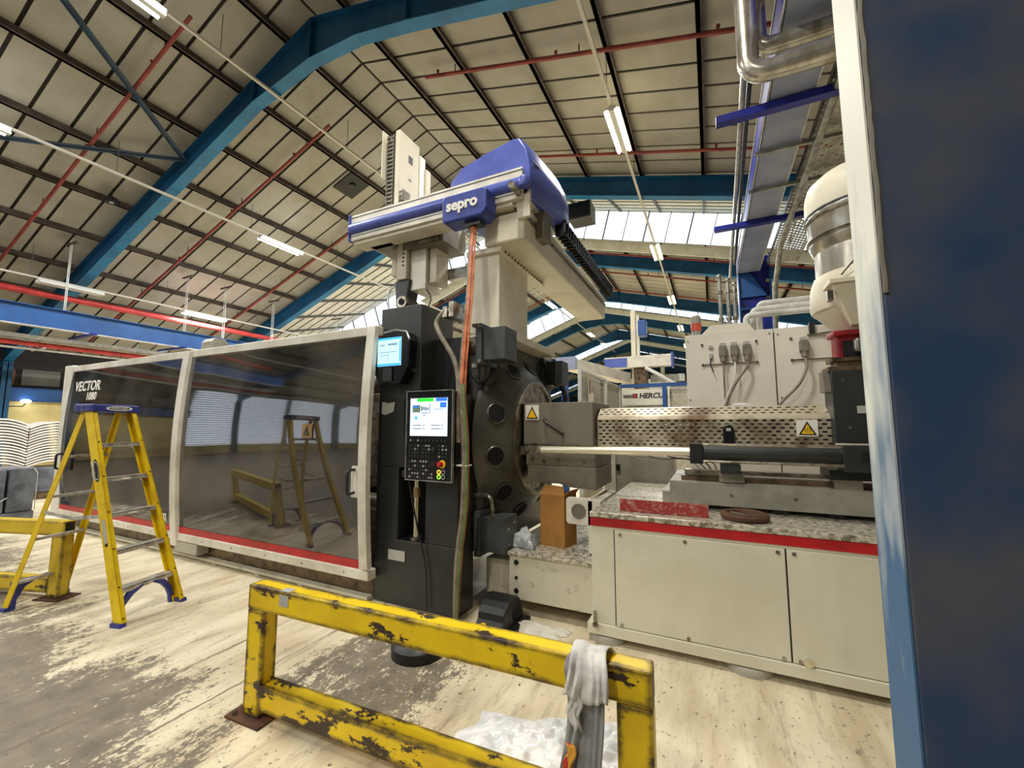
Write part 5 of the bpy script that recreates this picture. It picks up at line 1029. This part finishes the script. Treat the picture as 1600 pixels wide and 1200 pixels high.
# ------------------------------------------------------------------ step ladder
t = thing('step_ladder', (-5.2, 1.9, 0), 'yellow fibreglass step ladder with blue top cap standing open', 'ladder', rz=R(15))
HT = 1.785
for s in (-1, 1):
    p, q = Vector((.70, s*.262, .01)), Vector((.05, s*.18, HT)); dx = Vector((.93, 0, .36)).normalized()
    m = MB().bar(p, q, dx*.088, (0, .008, 0)).bar(p+dx*.040-Vector((0, s*.016, 0)), q+dx*.040-Vector((0, s*.016, 0)), dx*.008, (0, .036, 0)).bar(p-dx*.040-Vector((0, s*.016, 0)), q-dx*.040-Vector((0, s*.016, 0)), dx*.008, (0, .036, 0))
    r_ = part('front_rail', m, 'ladder_yellow', t)
    for k in range(6):
        f = (.275+.302*k)/HT if k < 5 else .02; c = p.lerp(q, f)+dx*.045
        part('rivet', MB().cyl(c-dx*.002-Vector((0, s*.012, 0)), c+dx*.004-Vector((0, s*.012, 0)), .007, 6), 'dark_grey', r_)
    part('rail_boot', MB().bar((.70, s*.262, 0), (.69, s*.261, .03), (.10, 0, 0), (0, .05, 0)), 'ladder_blue', t)
    poly = [(s*.255, .0), (s*.215, .0), (s*.205, .07), (s*.175, .14), (s*.12, .20), (s*.04, .245), (s*.04, .262), (s*.15, .235), (s*.21, .16), (s*.245, .06)]
    part('knee_brace', MB().prism(poly, .615, .645, 'x'), 'ladder_blue', t)
    p, q = Vector((-.62, s*.215, .01)), Vector((-.04, s*.15, HT)); dx = Vector((.94, 0, -.33)).normalized()
    part('rear_rail', MB().bar(p, q, dx*.055, (0, .008, 0)).bar(p-dx*.024-Vector((0, s*.012, 0)), q-dx*.024-Vector((0, s*.012, 0)), dx*.007, (0, .028, 0)), 'ladder_yellow', t)
    part('rear_boot', MB().bar((-.62, s*.215, 0), (-.615, s*.214, .03), (.07, 0, 0), (0, .045, 0)), 'ladder_blue', t)
    part('knee_brace', MB().prism([(s*.205, .0), (s*.165, .0), (s*.16, .09), (s*.11, .18), (s*.03, .22), (s*.03, .245), (s*.20, .245)], -.61, -.58, 'x'), 'ladder_blue', t)
    fz = .86; fx = .70-.65*fz/HT; bx_ = -.62+.58*fz/HT
    part('spreader', MB().bar((fx-.02, s*(.262-.082*fz/HT-.02), fz), ((fx+bx_)/2, s*.205, fz-.03), (0, .006, 0), (0, 0, .03)).bar(((fx+bx_)/2, s*.205, fz-.03), (bx_, s*(.215-.065*fz/HT), fz+.005), (0, .006, 0), (0, 0, .03)), 'ladder_alu', t)
for k in range(5):
    z = .275+.302*k; f = z/HT; x = .70-.65*f; w = .262-.082*f-.008
    st = part('step', MB().box(x-.05, x+.045, -w, w, z-.008, z).box(x+.037, x+.045, -w, w, z-.035, z).box(x-.05, x-.042, -w, w, z-.03, z), 'ladder_alu', t)
    if k in (2, 3): part('step_label', MB().box(x+.0455, x+.047, -.05, .02, z-.028, z-.008), 'sign_white', st)
    for s in (-1, 1): part('step_brace', MB().bar((x-.01, s*w, z-.09), (x-.01, s*(w-.08), z-.012), (.02, 0, 0), (0, .004, 0)), 'ladder_alu', st)
for z in (.24, .62, 1.0, 1.36):
    f = z/HT; x = -.62+.58*f; w = .215-.065*f; part('rear_bar', MB().box(x-.015, x+.015, -w, w, z-.012, z+.012), 'ladder_alu', t)
cp = part('top_cap', MB().box(-.10, .12, -.20, .20, HT-.015, HT+.055), 'ladder_blue', t, .012)
for y, z in ((-.17, .035), (-.17, .0), (.17, .035), (.17, 0)): pass
for x, z in ((-.07, .03), (-.07, .0), (.0, .035), (.0, .0), (.05, .035), (.05, .0)): part('cap_rivet', MB().cyl((x, -.204, HT+z), (x, -.199, HT+z), .009, 8), 'chrome', cp)
m = MB(); m.v = [(.1215, .02+.115*math.cos(2*math.pi*k/24), HT+.02+.022*math.sin(2*math.pi*k/24)) for k in range(24)]; m.face(range(24)); part('cap_badge', m, 'white_print', cp)
m = MB(); m.v = [(.1220, .02+.09*math.cos(2*math.pi*k/24), HT+.02+.015*math.sin(2*math.pi*k/24)) for k in range(24)]; m.face(range(24)); part('cap_badge', m, 'black_print', cp)
part('cap_lettering', text_mb('WERNER', .036, (.1225, -.055, HT+.008), (0, 1, 0), (0, 0, 1), .001), 'white_print', cp)
ax = (Vector((.05, -.18, HT))-Vector((.70, -.262, 0))).normalized(); rr = Vector((.70, -.262, 0))+ax*1.33; dx = Vector((.93, 0, .36)).normalized(); nn = dx.cross(ax).normalized(); nn = nn if nn.y < 0 else -nn
for sc, mm, o_ in ((1., 'black_print', .0055), (.82, 'white_print', .0065), (.74, 'black_print', .0072)):
    m = MB(); m.v = [tuple(rr+nn*o_+ax*(.105*sc*math.cos(2*math.pi*k/24))+dx*(.030*sc*math.sin(2*math.pi*k/24))) for k in range(24)]; m.face(range(24)); part('rail_badge', m, mm, t)
part('rail_lettering', text_mb('WERNER', .045, rr-ax*.08+dx*(-.015)+nn*.0078, ax, -dx if nn.dot(ax.cross(-dx)) > 0 else dx, .001), 'white_print', t)
rl = Vector((.70, -.262, 0))+ax*.80; part('rail_sticker', MB().bar(rl-ax*.11+nn*.005, rl+ax*.09+nn*.005, dx*.035, nn*.002), 'label_grey', t); part('rail_sticker', MB().bar(rl-ax*.14+nn*.005, rl-ax*.115+nn*.005, dx*.03, nn*.002), 'black_print', t)

# ------------------------------------------------------------------ floor barriers
def barrier(loc, rz, L, H, m, label, foot=True):
    t = thing('floor_barrier', loc, label, 'barrier', 'yellow floor barriers', rz)
    part('top_rail', MB().box(0, L, 0, .10, H-.135, H), m, t, .008)
    part('bottom_rail', MB().box(.13, L-.13, 0, .10, .055, .19), m, t, .008)
    for x in (0, L-.135): part('post', MB().box(x, x+.135, .002, .098, .012, H-.136), m, t, .008); 
    for x in (-.07, L-.205): fp = part('foot_plate', MB().box(x, x+.275, -.05, .15, 0, .012), 'rust', t); part('anchor_bolt', MB().cyl((x+.04, -.02, .012), (x+.04, -.02, .03), .014, 6), 'steel', fp)
    part('open_end', MB().box(L-.001, L+.001, .012, .088, H-.123, H-.012), 'black', t)
    return t
nb = barrier((-2.49, 1.62, 0), R(2.6), 2.25, .72, 'barrier_yellow', 'chipped yellow floor barrier in the foreground with a rag over it')
part('tape_scrap', MB().box(.26, .33, -.003, .001, .64, .70).box(.26, .33, 0, .05, .72, .722), 'label_grey', nb)
barrier((-8.0, 1.10, 0), R(17.5), 2.45, .72, 'barrier_old', 'yellow floor barrier behind the step ladder, open tube end')

# rag over the near barrier
t = thing('cloth_rag', (-.48, 1.75, .25), 'dirty white and grey rag draped over the yellow barrier', 'rag')
def drape(xc, w, path, nu, seed, amp, flare=0., skew=0.):
    rnd = random.Random(seed); m = MB(); P = spline(path, 6); n = len(P); ph = [rnd.uniform(0, 6) for _ in range(5)]
    for i, p in enumerate(P):
        f = i/(n-1)
        for j in range(nu+1):
            u = j/nu-.5; ww = w*(1+flare*f)*(1+.10*math.sin(6*f+ph[0]))
            d = amp*(.25+f)*(math.sin(u*13+ph[1]+2*f)+.6*math.sin(u*23+ph[2]-3*f)+.5*math.sin(u*7+f*9+ph[3]))
            m.v.append((xc+u*ww+skew*f+.01*math.sin(9*f+ph[4]), p[1]-abs(d)*.9, p[2]+.3*d+.012*math.sin(u*9+ph[3])*(f)))
    for i in range(n-1):
        for j in range(nu): a = i*(nu+1)+j; m.face([a, a+1, a+nu+2, a+nu+1], True)
    return m
def cloth(nm, mb, mm, par):
    o = part(nm, mb, mm, par); s_ = o.modifiers.new('thick', 'SOLIDIFY'); s_.thickness = .004; s_.offset = 0; return o
yo = 1.70
cloth('grey_cloth', drape(-.475, .135, [(0, yo-.005, .735), (0, yo-.05, .70), (0, yo-.055, .6), (0, yo-.06, .45), (0, yo-.075, .3), (0, yo-.09, .16)], 26, 3, .012, .35, -.02), 'rag_grey', t)
cloth('white_cloth', drape(-.47, .15, [(0, yo+.13, .55), (0, yo+.115, .68), (0, yo+.085, .745), (0, yo+.03, .758), (0, yo-.04, .748), (0, yo-.075, .69), (0, yo-.08, .62)], 24, 8, .010, .05), 'rag', t)
cloth('white_flap', drape(-.515, .055, [(0, yo-.085, .66), (0, yo-.09, .60), (0, yo-.10, .53)], 10, 5, .006, -.2, .01), 'rag', t)
cloth('printed_patch', drape(-.525, .035, [(0, yo-.105, .47), (0, yo-.115, .40), (0, yo-.125, .33)], 8, 9, .004), 'rag_red', t)

# ------------------------------------------------------------------ goods at the far left
n_a = 15; ORD = ['', 'second', 'third', 'fourth', 'fifth', 'sixth', 'seventh', 'eighth', 'ninth', 'tenth', 'eleventh', 'twelfth', 'thirteenth', 'fourteenth', 'fifteenth', 'sixteenth']; ORD = ['']+ORD[1:]
arch = MB()
for i in range(n_a+1):
    u = i/n_a*2-1; z = .13*(1-u*u); arch.v += [(-.35, u*.42, z), (.35, u*.42, z), (.35, u*.42, z-.034), (-.35, u*.42, z-.034)]
for i in range(n_a):
    a = 4*i
    for k in range(4): m = (k+1) % 4; arch.face([a+k, a+m, a+4+m, a+4+k], k in (0, 2))
arch.face([0, 1, 2, 3]); arch.face([4*n_a+k for k in range(4)])
am = arch.mesh('plastic_shell'); am.materials.append(MATS['white_mould'])
for sk, (yc, nn_) in enumerate(((3.28, 16), (4.14, 15), (5.0, 16))):
    pal = thing('goods_pallet', (-14, yc, 0), 'plastic wrapped goods under the %s stack of white shells' % ('left', 'middle', 'right')[sk], 'pallet', 'pallets under the white shells')
    part('pallet_base', MB().box(-14.4, -13.6, yc-.41, yc+.41, 0, .14), 'brown_steel', pal); part('wrapped_goods', MB().box(-14.38, -13.62, yc-.40, yc+.40, .14, .70), 'wrap_dark', pal, .03)
    for k in range(nn_):
        o = link('plastic_shell', am); o.location = (-14+random.uniform(-.01, .01), yc+random.uniform(-.008, .008), .732+.062*k)
        tag(o, 'curved white plastic shell, %s of the %s stack by the yellow wall' % ('topmost' if k == nn_-1 else 'bottom one' if k == 0 else ORD[nn_-1-k]+' from the top', ('left', 'middle', 'right')[sk]), 'plastic shell', '%s stack of white shells' % ('left', 'middle', 'right')[sk])
t = thing('wrapped_pallet', (-11.6, 2.95, 0), 'pallet load of dark boxes in shiny clear wrap left of the machine guard', 'pallet')
part('pallet_base', MB().box(-12.1, -11.0, 2.45, 3.15, 0, .13), 'wrap_dark', t)
for i in range(2): part('dark_carton', MB().box(-12.08, -11.02, 2.47+.35*i, 2.79+.35*i, .13, .88), 'wrap_dark', t, .02)
part('film_sheet', MB().prism([(2.455, .14), (2.46, .80), (2.50, .90), (2.80, .93), (3.10, .90), (3.16, .80), (3.165, .14), (3.155, .14), (3.15, .79), (3.09, .89), (2.80, .92), (2.51, .89), (2.47, .79), (2.465, .14)], -11.02, -11.01, 'x').prism([(2.46, .14), (2.80, .40), (2.83, .40), (2.50, .14)], -11.01, -11.0, 'x'), 'plastic_wrap', t)
